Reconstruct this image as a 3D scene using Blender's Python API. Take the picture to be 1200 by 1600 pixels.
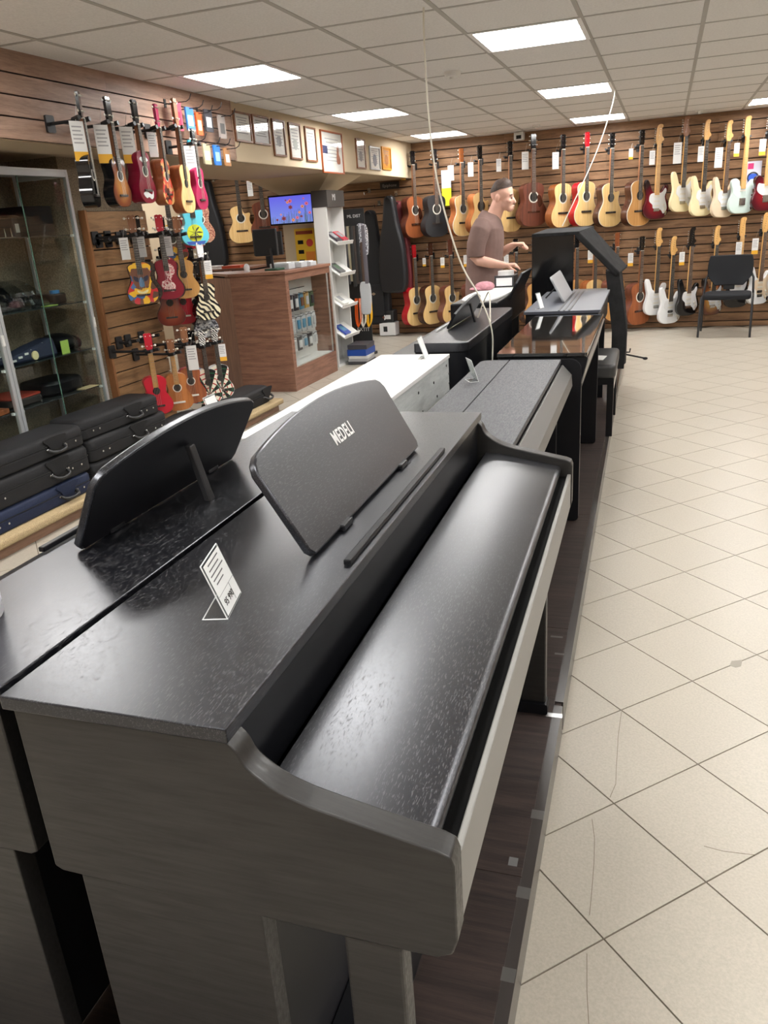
import bpy, math, random
from mathutils import Vector, Matrix
random.seed(7)
for o in list(bpy.data.objects): bpy.data.objects.remove(o)
S = bpy.context.scene
COL = S.collection
# ------------------------------------------------------------------ camera
cam = bpy.data.cameras.new('camera'); cam.sensor_fit = 'HORIZONTAL'; cam.sensor_width = 36.0
cam.lens = 36.0 * 1222.0 / 1200.0; cam.clip_start = 0.05; cam.clip_end = 60
camo = bpy.data.objects.new('camera', cam); COL.objects.link(camo)
CR = ((0.945517, 0.319104, -0.064579), (0.053672, -0.348415, -0.935803), (-0.321119, 0.881351, -0.346559))
camo.matrix_world = Matrix(((CR[0][0], -CR[1][0], -CR[2][0], 0), (CR[0][1], -CR[1][1], -CR[2][1], 0),
                            (CR[0][2], -CR[1][2], -CR[2][2], 1.4545), (0, 0, 0, 1)))
S.camera = camo
# ------------------------------------------------------------------ world, exposure
w = bpy.data.worlds.new('world'); S.world = w; w.use_nodes = True
w.node_tree.nodes['Background'].inputs[0].default_value = (0.75, 0.82, 1.0, 1)
w.node_tree.nodes['Background'].inputs[1].default_value = 0.15
S.view_settings.view_transform = 'Standard'; S.view_settings.look = 'None'
S.view_settings.gamma = 1; S.view_settings.exposure = 0.0; S.view_settings.use_curve_mapping = False
LAMP = 31.0            # brightness of the ceiling panels
ZC = 2.376             # ceiling height
BW = 10.53             # back wall
FX = -3.13             # face of the bulkhead over the left side
SZ = 1.965             # underside of the bulkhead
# frame of the platform the pianos stand on (turned about a degree to the room)
TH = 0.0192; OX = -0.17; PZ = 0.10
CA, SA = math.cos(TH), math.sin(TH)
def W(a, b, z=0.0): return Vector((OX + a * CA - b * SA, a * SA + b * CA, z))

# ------------------------------------------------------------------ materials
MATS = {}
def _new(name):
    m = bpy.data.materials.new(name); m.use_nodes = True
    nt = m.node_tree; return m, nt, nt.nodes['Principled BSDF']
def rgba(c): return (c[0], c[1], c[2], 1)
def srgb(r, g, b):
    f = lambda v: (v / 255 / 12.92) if v / 255 <= .04045 else ((v / 255 + .055) / 1.055) ** 2.4
    return (f(r), f(g), f(b))
def coords(nt, scale, rnd=True, coord='Object'):
    tc = nt.nodes.new('ShaderNodeTexCoord'); mp = nt.nodes.new('ShaderNodeMapping')
    mp.inputs['Scale'].default_value = scale
    nt.links.new(tc.outputs[coord], mp.inputs['Vector'])
    if rnd:
        oi = nt.nodes.new('ShaderNodeObjectInfo'); mu = nt.nodes.new('ShaderNodeMath'); mu.operation = 'MULTIPLY'; mu.inputs[1].default_value = 37.0
        nt.links.new(oi.outputs['Random'], mu.inputs[0]); nt.links.new(mu.outputs[0], mp.inputs['Location'])
    return mp.outputs['Vector']
def noise(nt, vec, scale=1, detail=4, rough=.6, dist=0):
    n = nt.nodes.new('ShaderNodeTexNoise'); n.inputs['Scale'].default_value = scale; n.inputs['Detail'].default_value = detail
    n.inputs['Roughness'].default_value = rough; n.inputs['Distortion'].default_value = dist
    nt.links.new(vec, n.inputs['Vector']); return n.outputs['Fac']
def ramp(nt, fac, stops, interp='LINEAR'):
    r = nt.nodes.new('ShaderNodeValToRGB'); r.color_ramp.interpolation = interp
    e = r.color_ramp.elements
    while len(e) < len(stops): e.new(0.5)
    for el, (p, c) in zip(e, stops): el.position = p; el.color = rgba(c)
    nt.links.new(fac, r.inputs['Fac']); return r.outputs['Color']
def bump(nt, b, fac, strength, dist=.002):
    n = nt.nodes.new('ShaderNodeBump'); n.inputs['Strength'].default_value = strength; n.inputs['Distance'].default_value = dist
    nt.links.new(fac, n.inputs['Height']); nt.links.new(n.outputs['Normal'], b.inputs['Normal'])
def plain(name, c, rough=.5, metal=0, spec=.5, var=0, vscale=30, bmp=0, coat=0, trans=0, ior=1.5, alpha=1):
    if name in MATS: return MATS[name]
    m, nt, b = _new(name)
    b.inputs['Base Color'].default_value = rgba(c); b.inputs['Roughness'].default_value = rough; b.inputs['Metallic'].default_value = metal
    b.inputs['Specular IOR Level'].default_value = spec; b.inputs['Coat Weight'].default_value = coat; b.inputs['Coat Roughness'].default_value = .05
    b.inputs['Transmission Weight'].default_value = trans; b.inputs['IOR'].default_value = ior; b.inputs['Alpha'].default_value = alpha
    if var or bmp:
        f = noise(nt, coords(nt, (1, 1, 1)), vscale, 3)
        if var:
            col = ramp(nt, f, [(.3, tuple(max(0, x * (1 - var)) for x in c)), (.7, tuple(min(1, x * (1 + var)) for x in c))])
            nt.links.new(col, b.inputs['Base Color'])
        if bmp: bump(nt, b, f, bmp)
    MATS[name] = m; return m
def wood(name, c1, c2, scale=(1, 1, 1), rough=.45, spec=.5, bmp=.1, fine=1.0, coat=0, dist=.6):
    if name in MATS: return MATS[name]
    m, nt, b = _new(name); v = coords(nt, scale)
    f1 = noise(nt, v, 1.6, 5, .62, dist); f2 = noise(nt, v, 14 * fine, 3, .7)
    mx = nt.nodes.new('ShaderNodeMath'); mx.operation = 'MULTIPLY_ADD'; mx.inputs[1].default_value = .35
    nt.links.new(f2, mx.inputs[0]); nt.links.new(f1, mx.inputs[2])
    nt.links.new(ramp(nt, mx.outputs[0], [(.42, c1), (.85, c2)]), b.inputs['Base Color'])
    b.inputs['Roughness'].default_value = rough; b.inputs['Specular IOR Level'].default_value = spec; b.inputs['Coat Weight'].default_value = coat
    if bmp: bump(nt, b, f2, bmp)
    MATS[name] = m; return m
def thin_glass(name, tint=(.97, .99, .98), ior=1.45):
    if name in MATS: return MATS[name]
    m, nt, b = _new(name); nt.nodes.remove(b); out = nt.nodes['Material Output']
    lw = nt.nodes.new('ShaderNodeLayerWeight'); lw.inputs['Blend'].default_value = .5
    pw = nt.nodes.new('ShaderNodeMath'); pw.operation = 'POWER'; pw.inputs[1].default_value = 5; nt.links.new(lw.outputs['Facing'], pw.inputs[0])
    f0 = ((ior - 1) / (ior + 1)) ** 2
    fr = nt.nodes.new('ShaderNodeMath'); fr.operation = 'MULTIPLY_ADD'; fr.inputs[1].default_value = .8; fr.inputs[2].default_value = f0; nt.links.new(pw.outputs[0], fr.inputs[0])
    tr = nt.nodes.new('ShaderNodeBsdfTransparent'); tr.inputs[0].default_value = rgba(tint)
    gl = nt.nodes.new('ShaderNodeBsdfGlossy'); gl.inputs['Roughness'].default_value = .02
    mx = nt.nodes.new('ShaderNodeMixShader'); nt.links.new(fr.outputs[0], mx.inputs[0]); nt.links.new(tr.outputs[0], mx.inputs[1]); nt.links.new(gl.outputs[0], mx.inputs[2])
    nt.links.new(mx.outputs[0], out.inputs['Surface']); MATS[name] = m; return m
def emit(name, c, s):
    if name in MATS: return MATS[name]
    m, nt, b = _new(name); b.inputs['Base Color'].default_value = rgba(c)
    b.inputs['Emission Color'].default_value = rgba(c); b.inputs['Emission Strength'].default_value = s
    MATS[name] = m; return m
def pattern(name, kind, cols, scale=1, rough=.3):
    """printed decoration of a ukulele top, in the top's own coordinates"""
    if name in MATS: return MATS[name]
    m, nt, b = _new(name); v = coords(nt, (1, 1, 1), False); b.inputs['Roughness'].default_value = rough
    n = len(cols); st = [(i / n, c) for i, c in enumerate(cols)]
    if kind == 'voronoi':
        t = nt.nodes.new('ShaderNodeTexVoronoi'); t.inputs['Scale'].default_value = scale; nt.links.new(v, t.inputs['Vector'])
        s = nt.nodes.new('ShaderNodeSeparateColor'); nt.links.new(t.outputs['Color'], s.inputs[0]); fac = s.outputs[0]
    elif kind == 'cells':
        t = nt.nodes.new('ShaderNodeTexVoronoi'); t.inputs['Scale'].default_value = scale; nt.links.new(v, t.inputs['Vector']); fac = t.outputs['Distance']
    elif kind == 'waves':
        t = nt.nodes.new('ShaderNodeTexWave'); t.bands_direction = 'DIAGONAL'; t.inputs['Scale'].default_value = scale; t.inputs['Distortion'].default_value = 5
        t.inputs['Detail'].default_value = 1; nt.links.new(v, t.inputs['Vector']); fac = t.outputs['Fac']
    elif kind == 'checker':
        t = nt.nodes.new('ShaderNodeTexChecker'); t.inputs['Scale'].default_value = scale; nt.links.new(v, t.inputs['Vector']); fac = t.outputs['Fac']
    elif kind == 'noise':
        fac = noise(nt, v, scale, 1)
        st = [(.3 + .4 * i / n, c) for i, c in enumerate(cols)]
    elif kind == 'dart':
        s = nt.nodes.new('ShaderNodeSeparateXYZ'); nt.links.new(v, s.inputs[0])
        def mth(op, a, bb=None):
            k = nt.nodes.new('ShaderNodeMath'); k.operation = op
            for i, q in enumerate((a, bb)):
                if q is None: continue
                if isinstance(q, (int, float)): k.inputs[i].default_value = q
                else: nt.links.new(q, k.inputs[i])
            return k.outputs[0]
        zz = mth('SUBTRACT', s.outputs[2], .075); ang = mth('ARCTAN2', s.outputs[0], zz)
        sec = mth('GREATER_THAN', mth('SINE', mth('MULTIPLY', ang, 8.0)), 0)
        r = mth('SQRT', mth('ADD', mth('MULTIPLY', s.outputs[0], s.outputs[0]), mth('MULTIPLY', zz, zz)))
        ring = mth('GREATER_THAN', mth('SINE', mth('MULTIPLY', r, 170.0)), .75)
        fac = mth('ADD', mth('MULTIPLY', sec, .4), mth('MULTIPLY', ring, .5))
        st = [(0, cols[0]), (.3, cols[1]), (.46, cols[2]), (.8, cols[3])]
    elif kind == 'burst':
        s = nt.nodes.new('ShaderNodeSeparateXYZ'); nt.links.new(v, s.inputs[0])
        mp = nt.nodes.new('ShaderNodeMapping'); mp.inputs['Location'].default_value = (0, 0, -(.18 if scale < 1.5 else .11) * scale * 2.6)
        mp.inputs['Scale'].default_value = (scale * 3.1, 0, scale * 2.6)
        nt.links.new(v, mp.inputs['Vector'])
        g = nt.nodes.new('ShaderNodeTexGradient'); g.gradient_type = 'SPHERICAL'; nt.links.new(mp.outputs[0], g.inputs['Vector']); fac = g.outputs['Fac']
        st = [(.35, cols[0]), (.58, cols[1]), (.85, cols[2])]
    nt.links.new(ramp(nt, fac, st, 'LINEAR' if kind == 'burst' else 'CONSTANT'), b.inputs['Base Color'])
    b.inputs['Coat Weight'].default_value = .4
    MATS[name] = m; return m

# ------------------------------------------------------------------ mesh helpers
class MB:
    def __init__(s): s.v = []; s.f = []
    def quad(s, a, b, c, d):
        n = len(s.v); s.v += [tuple(a), tuple(b), tuple(c), tuple(d)]; s.f.append((n, n + 1, n + 2, n + 3)); return s
    def box(s, x0, x1, y0, y1, z0, z1):
        n = len(s.v)
        s.v += [(x, y, z) for z in (z0, z1) for y in (y0, y1) for x in (x0, x1)]
        s.f += [tuple(n + i for i in q) for q in ((0, 2, 3, 1), (4, 5, 7, 6), (0, 1, 5, 4), (1, 3, 7, 5), (3, 2, 6, 7), (2, 0, 4, 6))]; return s
    def prism(s, poly, d0, d1, axis='y'):
        """poly in the plane of the two other axes (y: x,z  x: y,z  z: x,y)"""
        n = len(s.v); k = len(poly)
        for d in (d0, d1):
            for p, q in poly: s.v.append({'y': (p, d, q), 'x': (d, p, q), 'z': (p, q, d)}[axis])
        s.f.append(tuple(range(n + k - 1, n - 1, -1))); s.f.append(tuple(range(n + k, n + 2 * k)))
        for i in range(k): j = (i + 1) % k; s.f.append((n + i, n + j, n + k + j, n + k + i))
        return s
    def tube(s, pts, r, n=8, flat=1.0):
        pts = [Vector(p) for p in pts]; base = len(s.v); k = len(pts)
        rr = r if isinstance(r, (list, tuple)) else [r] * k
        up = None
        for i, p in enumerate(pts):
            t = (pts[min(i + 1, k - 1)] - pts[max(i - 1, 0)]).normalized()
            if up is None: up = Vector((0, 0, 1)) if abs(t.z) < .9 else Vector((0, 1, 0))
            x = t.cross(up).normalized(); up = x.cross(t).normalized()
            q = rr[i] if isinstance(rr[i], tuple) else (rr[i], rr[i] * flat)
            for j in range(n):
                a = 2 * math.pi * j / n; s.v.append(tuple(p + x * (math.cos(a) * q[0]) + up * (math.sin(a) * q[1])))
        for i in range(k - 1):
            for j in range(n):
                l = (j + 1) % n; s.f.append((base + i * n + j, base + i * n + l, base + (i + 1) * n + l, base + (i + 1) * n + j))
        s.f.append(tuple(base + j for j in range(n - 1, -1, -1))); s.f.append(tuple(base + (k - 1) * n + j for j in range(n)))
        return s
    def cyl(s, c, r, d0, d1, axis='z', n=16, r2=None):
        c = Vector(c); e = {'x': Vector((1, 0, 0)), 'y': Vector((0, 1, 0)), 'z': Vector((0, 0, 1))}[axis]
        a = c + e * d0; b = c + e * d1
        return s.tube([a, b], [r, r if r2 is None else r2], n)
    def ell(s, c, r, n=14, m=10, rot=None):
        base = len(s.v)
        for i in range(m + 1):
            ph = math.pi * i / m
            for j in range(n):
                t = 2 * math.pi * j / n; p = Vector((r[0] * math.sin(ph) * math.cos(t), r[1] * math.sin(ph) * math.sin(t), r[2] * math.cos(ph)))
                if rot is not None: p = rot @ p
                s.v.append(tuple(Vector(c) + p))
        for i in range(m):
            for j in range(n):
                l = (j + 1) % n; s.f.append((base + i * n + j, base + (i + 1) * n + j, base + (i + 1) * n + l, base + i * n + l))
        return s
    def lathe(s, prof, n=24, c=(0, 0, 0)):
        base = len(s.v); k = len(prof)
        for r, z in prof:
            for j in range(n):
                a = 2 * math.pi * j / n; s.v.append((c[0] + r * math.cos(a), c[1] + r * math.sin(a), c[2] + z))
        for i in range(k - 1):
            for j in range(n):
                l = (j + 1) % n; s.f.append((base + i * n + j, base + i * n + l, base + (i + 1) * n + l, base + (i + 1) * n + j))
        s.f.append(tuple(base + j for j in range(n - 1, -1, -1))); s.f.append(tuple(base + (k - 1) * n + j for j in range(n)))
        return s
    def loft(s, rings):
        """rings: list of lists of points, same count"""
        base = len(s.v); n = len(rings[0]); k = len(rings)
        for r in rings: s.v += [tuple(p) for p in r]
        for i in range(k - 1):
            for j in range(n):
                l = (j + 1) % n; s.f.append((base + i * n + j, base + i * n + l, base + (i + 1) * n + l, base + (i + 1) * n + j))
        s.f.append(tuple(base + j for j in range(n - 1, -1, -1))); s.f.append(tuple(base + (k - 1) * n + j for j in range(n)))
        return s
    def xf(s, mat):
        s.v = [tuple(mat @ Vector(p)) for p in s.v]; return s
    def mesh(s, name, smooth=0):
        me = bpy.data.meshes.new(name); me.from_pydata(s.v, [], s.f); me.materials.append(None)
        import bmesh
        bm = bmesh.new(); bm.from_mesh(me); bmesh.ops.remove_doubles(bm, verts=bm.verts, dist=1e-6); bmesh.ops.recalc_face_normals(bm, faces=bm.faces); bm.to_mesh(me); bm.free()
        if smooth:
            me.polygons.foreach_set('use_smooth', [True] * len(me.polygons)); me.set_sharp_from_angle(angle=math.radians(smooth))
        return me
    def build(s, name, mat, parent=None, smooth=0, bevel=0, seg=2, loc=None, rz=0):
        return inst(name, s.mesh(name, smooth), mat, parent, bevel, seg, loc, rz)
def inst(name, me, mat, parent=None, bevel=0, seg=2, loc=None, rz=0):
    o = bpy.data.objects.new(name, me); COL.objects.link(o)
    if mat is not None:
        o.material_slots[0].link = 'OBJECT'; o.material_slots[0].material = mat
    if parent is not None: o.parent = parent
    if loc is not None: o.location = loc
    if rz: o.rotation_euler.z = rz
    if bevel:
        b = o.modifiers.new('bevel', 'BEVEL'); b.width = bevel; b.segments = seg; b.limit_method = 'ANGLE'; b.angle_limit = math.radians(40)
        b.harden_normals = False
    return o
def thing(name, label, cat, loc=(0, 0, 0), rz=0, group=None):
    o = bpy.data.objects.new(name, None); COL.objects.link(o); o.empty_display_size = .05
    o.location = loc; o.rotation_euler.z = rz
    return tag(o, label, cat, group)
def tag(o, label, cat, group=None):
    o['label'] = label; o['category'] = cat
    if group: o['group'] = group
    return o
def struct(o): o['kind'] = 'structure'; return o
def stuff(o): o['kind'] = 'stuff'; return o
def smoothpoly(pts, sub=4, closed=True):
    out = []; n = len(pts)
    for i in range(n if closed else n - 1):
        g = lambda k: pts[k % n] if closed else pts[max(0, min(n - 1, k))]
        p0, p1, p2, p3 = g(i - 1), g(i), g(i + 1), g(i + 2)
        for t in range(sub):
            u = t / sub
            out.append(tuple(.5 * (2 * p1[q] + (p2[q] - p0[q]) * u + (2 * p0[q] - 5 * p1[q] + 4 * p2[q] - p3[q]) * u * u + (3 * p1[q] - p0[q] - 3 * p2[q] + p3[q]) * u ** 3) for q in range(len(p1))))
    if not closed: out.append(tuple(pts[-1]))
    return out
def rrect(x0, x1, y0, y1, r, n=4, rs=None):
    rs = rs or (r, r, r, r); out = []
    for (cx, cy, a0), q in zip(((x1, y1, 0), (x0, y1, 90), (x0, y0, 180), (x1, y0, 270)), rs):
        sx = -1 if cx == x1 else 1; sy = -1 if cy == y1 else 1
        if q <= 0: out.append((cx, cy)); continue
        for i in range(n + 1):
            a = math.radians(a0 + 90 * i / n); out.append((cx + sx * q + q * math.cos(a), cy + sy * q + q * math.sin(a)))
    return out
_tx = {}
def text_mesh(t, size, ext=.0004, off=0):
    k = (t, size)
    if k in _tx: return _tx[k]
    c = bpy.data.curves.new('lettering', 'FONT'); c.body = t; c.size = size; c.extrude = ext; c.offset = off; c.space_character = 1.12 if off else 1; c.align_x = 'CENTER'; c.align_y = 'CENTER'; c.resolution_u = 3
    o = bpy.data.objects.new('lettering', c); COL.objects.link(o)
    bpy.context.view_layer.update()
    me = bpy.data.meshes.new_from_object(o.evaluated_get(bpy.context.evaluated_depsgraph_get()))
    bpy.data.objects.remove(o); me.materials.clear(); me.materials.append(None); _tx[k] = me; return me
def remesh(o, voxel, smooth_it=4):
    """merge overlapping pieces of one body into a single continuous skin"""
    r = o.modifiers.new('remesh', 'REMESH'); r.mode = 'VOXEL'; r.voxel_size = voxel
    sm = o.modifiers.new('smooth', 'SMOOTH'); sm.iterations = smooth_it; sm.factor = .5
    bpy.context.view_layer.update()
    me = bpy.data.meshes.new_from_object(o.evaluated_get(bpy.context.evaluated_depsgraph_get()))
    o.modifiers.clear(); m = o.material_slots[0].material; o.data = me
    if not len(me.materials): me.materials.append(None)
    o.material_slots[0].link = 'OBJECT'; o.material_slots[0].material = m
    me.polygons.foreach_set('use_smooth', [True] * len(me.polygons)); return o
# ------------------------------------------------------------------ structure
m_tile = plain('floor_tile', srgb(176, 169, 156), .34, spec=.45, var=.09, vscale=160)
m_grout = plain('grout', srgb(105, 96, 84), .9)
m_cpanel = plain('ceiling_panel', (.74, .725, .71), .95, spec=.1, var=.07, vscale=90, bmp=.3)
m_grid = plain('ceiling_grid', (.40, .385, .36), .6)
m_dark = plain('groove_dark', (.012, .010, .009), .9)
m_slat = wood('slat_wood', srgb(98, 71, 50), srgb(158, 122, 90), (1.2, 14, 14), .5, .35, .06)
m_fslat = wood('fascia_slat_wood', srgb(112, 86, 72), srgb(176, 144, 124), (14, 1.2, 14), .5, .35, .06)
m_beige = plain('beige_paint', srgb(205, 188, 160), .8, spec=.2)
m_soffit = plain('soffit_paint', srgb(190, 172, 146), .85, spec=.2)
m_taupe = plain('taupe_plaster', srgb(142, 129, 110), .9, spec=.2, var=.4, vscale=120, bmp=.6)
m_white = plain('white_paint', (.75, .74, .71), .7)
m_room = plain('far_room_paint', srgb(150, 132, 112), .8)
def inframe(p, mg=.06):
    d = Vector(p) - Vector((0, 0, 1.4545))
    c = [sum(CR[i][k] * d[k] for k in range(3)) for i in range(3)]
    if c[2] < .2: return None
    u, v = c[0] / c[2] * 1222 / 1200, c[1] / c[2] * 1222 / 1600
    return c[2] if abs(u) < .5 + mg and abs(v) < .5 + mg else None
XL, XR, YN = -6.3, 4.6, -3.2
# floor: grout bed and the tiles laid on the diagonal
floor = struct(MB().box(XL, XR, YN, BW + .05, -.06, -.0025).build('floor', m_grout))
E1 = Vector((math.cos(.0085 - math.pi / 4), math.sin(.0085 - math.pi / 4), 0)); E2 = Vector((-E1.y, E1.x, 0))
TO = Vector((-.0543, 2.570, 0)); TS = .30
tm = MB().prism([(-TS / 2 + .002, -TS / 2 + .002), (TS / 2 - .002, -TS / 2 + .002), (TS / 2 - .002, TS / 2 - .002), (-TS / 2 + .002, TS / 2 - .002)], -.012, 0, 'z')
n0 = len(tm.v)
tile_me = tm.mesh('tile')
near, far = [], []
for i in range(-40, 40):
    for j in range(-40, 40):
        p = TO + E1 * (TS * (i + .5)) + E2 * (TS * (j + .5))
        if not (XL < p.x < XR and YN < p.y < BW): continue
        d = inframe(p); a = (p.x - OX) * CA + p.y * SA
        if d and (a > -.2 or (p.x < -1.2 and p.y > 2.5 and p.x > -3.3)): near.append((d, p))
        else: far.append(p)
near.sort(key=lambda q: q[0])
far += [p for d, p in near[300:]]
ang = math.atan2(E1.y, E1.x)
for d, p in near[:300]:
    o = inst('tile', tile_me, m_tile, floor); o.location = p; o.rotation_euler.z = ang
fm = MB(); h = TS / 2 - .002
for p in far:
    q = [p + E1 * (sx * h) + E2 * (sy * h) for sx, sy in ((-1, -1), (1, -1), (1, 1), (-1, 1))]
    fm.quad(*q)
stuff(fm.build('tile_field', m_tile, floor))
m_crack = plain('crack_dirt', srgb(120, 110, 96), .9)
for pts in [[(-0.0489, 2.1376), (-0.0518, 2.0125), (-0.0491, 1.8658), (-0.047, 1.7987), (-0.0584, 1.7418)], [(-0.0966, 1.6495), (-0.0851, 1.5843), (-0.08, 1.501), (-0.0779, 1.4045), (-0.0775, 1.3506)], [(0.1669, 1.6246), (0.2092, 1.6189), (0.2792, 1.625)], [(-0.0743, 1.2517), (-0.0665, 1.1639), (-0.0572, 1.0979)]]:
    cm = MB()
    for (x0, y0), (x1, y1) in zip(pts, pts[1:]):
        d = Vector((y1 - y0, x0 - x1, 0)).normalized() * .0007
        cm.prism([(x0 - d.x, y0 - d.y), (x1 - d.x, y1 - d.y), (x1 + d.x, y1 + d.y), (x0 + d.x, y0 + d.y)], -.001, .0004, 'z')
    cm.build('hairline_crack', m_crack, floor)
MB().prism([(0.2791, 2.4826), (0.287, 2.5132), (0.3217, 2.5293), (0.3145, 2.4865), (0.2981, 2.4747)], -.001, .0005, 'z').build('tile_chip', plain('chip_grey', srgb(150, 145, 134), .9), floor)
# ceiling: panels in a 60 cm grid, light panels in some of the cells
ceil = struct(MB().box(XL, XR, YN, BW + .05, ZC + .03, ZC + .09).build('ceiling', plain('ceiling_void', (.3, .29, .28), .9)))
GX, GY, G = -1.0664, 3.5238, .6
lit = {(c, r) for c in (-3, 0, 3, 6) for r in (-10, -6, -2, 2, 6, 10)}
pan = MB().prism(rrect(-.289, .289, -.289, .289, .003, 1), -.004, .012, 'z').mesh('panel')
rest = MB()
cols = range(-4, 10); rows = range(-12, 12)
lamps = []
for c in cols:
    for r in rows:
        x0, x1 = max(GX + c * G, FX + .005), min(GX + (c + 1) * G, XR); y0, y1 = max(GY + r * G, YN), min(GY + (r + 1) * G, BW)
        if x1 - x0 < .03 or y1 - y0 < .03: continue
        cx, cy = GX + (c + .5) * G, GY + (r + .5) * G
        if (c, r) in lit and y0 >= GY + r * G - .01 and x1 >= cx + .29: lamps.append((cx, cy)); continue
        full = (x1 - x0 > .59 and y1 - y0 > .59); vis = inframe((cx, cy, ZC), .15)
        if vis and full: inst('panel', pan, m_cpanel, ceil).location = (cx, cy, ZC)
        elif vis: MB().box(x0 + .011, x1 - .004, y0 + .011, y1 - .004, ZC - .004, ZC + .012).build('panel', m_cpanel, ceil)
        else: rest.box(x0 + .011, x1 - .011, y0 + .011, y1 - .011, ZC - .004, ZC + .012)
stuff(rest.build('panel_field', m_cpanel, ceil))
for c in range(-3, 10): MB().box(GX + c * G - .012, GX + c * G + .012, YN, BW, ZC - .007, ZC + .02).build('grid_bar', m_grid, ceil)
for r in range(-11, 12): MB().box(FX, XR, GY + r * G - .012, GY + r * G + .012, ZC - .006, ZC + .02).build('grid_bar', m_grid, ceil)
for c in (-9, -8, -7, -6):  # unseen lights added behind the bulkhead to brighten the counter recess
    for r in range(-2, 12):
        if (c, r) in ((-8, 5), (-8, 9)): lamps.append((GX + (c + .5) * G, min(GY + (r + .5) * G, BW - .4)))
# recessed light panels
m_lframe = plain('lamp_frame', (.8, .8, .8), .5); m_diff = emit('lamp_diffuser', (1.0, .985, .96), LAMP)
fr = MB().box(-.298, .298, -.298, -.272, -.008, .02).box(-.298, .298, .272, .298, -.008, .02).box(-.298, -.272, -.272, .272, -.008, .02).box(.272, .298, -.272, .272, -.008, .02).mesh('frame')
df = MB().box(-.272, .272, -.272, .272, .004, .012).mesh('diffuser')
lv = MB().box(-.272, .272, -.004, .004, -.006, .0035).mesh('louvre')
names = {(0, 2): 'bright square ceiling light above the man, nearest the camera in the right row', (0, 6): 'ceiling light in the middle of the right row, above the second cable',
         (0, 10): 'ceiling light closest to the back wall over the natural guitars', (-3, 2): 'ceiling light beside the slatted bulkhead above the ukuleles',
         (-3, 6): 'ceiling light beside the framed certificates', (-3, 10): 'ceiling light in the far left corner above the mahogany and black guitars',
         (3, 10): 'ceiling light cut by the right edge, above the electric guitars', (-3, -2): 'ceiling light at the extreme top left corner of the picture'}
for x, y in lamps:
    key = (round((x - GX) / G - .5), round((y - GY) / G - .5))
    o = thing('ceiling_light', names.get(key, 'square ceiling light outside the picture' if x > FX else 'unseen ceiling light added behind the bulkhead to brighten the counter recess'), 'ceiling light', (x, y, ZC), 0, 'square ceiling lights')
    inst('frame', fr, m_lframe, o); inst('diffuser', df, m_diff, o)
    for k in (-.136, 0, .136): inst('louvre', lv, m_lframe, o).location = (0, k, 0)
# back wall: slatwall boards
wb = struct(MB().box(XL, XR, BW + .012, BW + .1, 0, ZC + .1).build('wall_back', m_dark))
zs = [0.0, .066] + [.066 + .1 * k for k in range(1, 23)] + [ZC]
zs = [z for z in zs if z <= 2.29] + [ZC]
seams = [-6.3, -4.35, -3.15, -1.93, -.71, .51, 1.73, 2.95, 4.6]
pl_cache = {}
for i in range(len(zs) - 1):
    for k in range(len(seams) - 1):
        hh = zs[i + 1] - zs[i]; L = seams[k + 1] - seams[k]; key = (round(hh, 3), round(L, 2))
        if key not in pl_cache: pl_cache[key] = MB().prism([(-.008, .0070), (-.0065, .0055), (.012, .0055), (.012, hh - .0055), (-.0065, hh - .0055), (-.008, hh - .0070)], .0006, L - .0006, 'x').mesh('plank')
        o = inst('plank', pl_cache[key], m_slat, wb); o.location = (seams[k], BW, zs[i])
struct(MB().box(XR, XR + .1, YN, BW + .1, -.05, ZC + .1).build('wall_right', m_room))
struct(MB().box(XL, XR, YN - .1, YN, -.05, ZC + .1).build('wall_front', m_room))
struct(MB().box(XL - .1, XL, YN, BW + .1, -.05, ZC + .1).build('wall_left', m_soffit))
# bulkhead along the left side: painted part and slatted part
BX = -4.25             # back of the boxed beam; the ceiling goes on behind it
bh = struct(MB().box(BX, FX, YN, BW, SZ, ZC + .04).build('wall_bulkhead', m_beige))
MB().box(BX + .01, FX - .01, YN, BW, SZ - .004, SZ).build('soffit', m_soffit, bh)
fz = [SZ - .002, 2.068, 2.168, 2.268, ZC]
MB().box(FX, FX + .004, YN, 5.81, SZ, ZC).build('groove_backing', m_dark, bh)
for i in range(4):
    for y0, y1 in ((-3.2, -.55), (-.55, .67), (.67, 1.89), (1.89, 3.115), (3.115, 4.34), (4.34, 5.80)):
        MB().prism([(FX + .004, fz[i] + .004), (FX + .02, fz[i] + .004), (FX + .02, fz[i + 1] - .004), (FX + .004, fz[i + 1] - .004)], y0 + .0005, y1 - .0005, 'y').build('plank', m_fslat, bh)
MB().box(FX, FX + .022, 5.80, 5.815, SZ - .002, ZC).build('end_trim', m_fslat, bh)
# wall stub behind the ukulele board and the cabinets, taupe rough plaster
struct(MB().box(-4.15, -3.55, 4.33, 5.14, 0, SZ).build('wall_stub', m_taupe))
struct(MB().box(-4.15, -3.93, YN, 4.33, 0, SZ).build('wall_side', m_taupe))
# column with a flared head
colm = struct(MB().box(-3.95, -3.50, 8.25, 8.7, 0, 1.81).build('column', m_beige))
MB().loft([[(-3.95, 8.25, 1.80), (-3.50, 8.25, 1.80), (-3.50, 8.7, 1.80), (-3.95, 8.7, 1.80)],
           [(-4.2, 8.0, SZ), (-3.25, 8.0, SZ), (-3.25, 8.95, SZ), (-4.2, 8.95, SZ)]]).build('capital', m_beige, colm)
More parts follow.
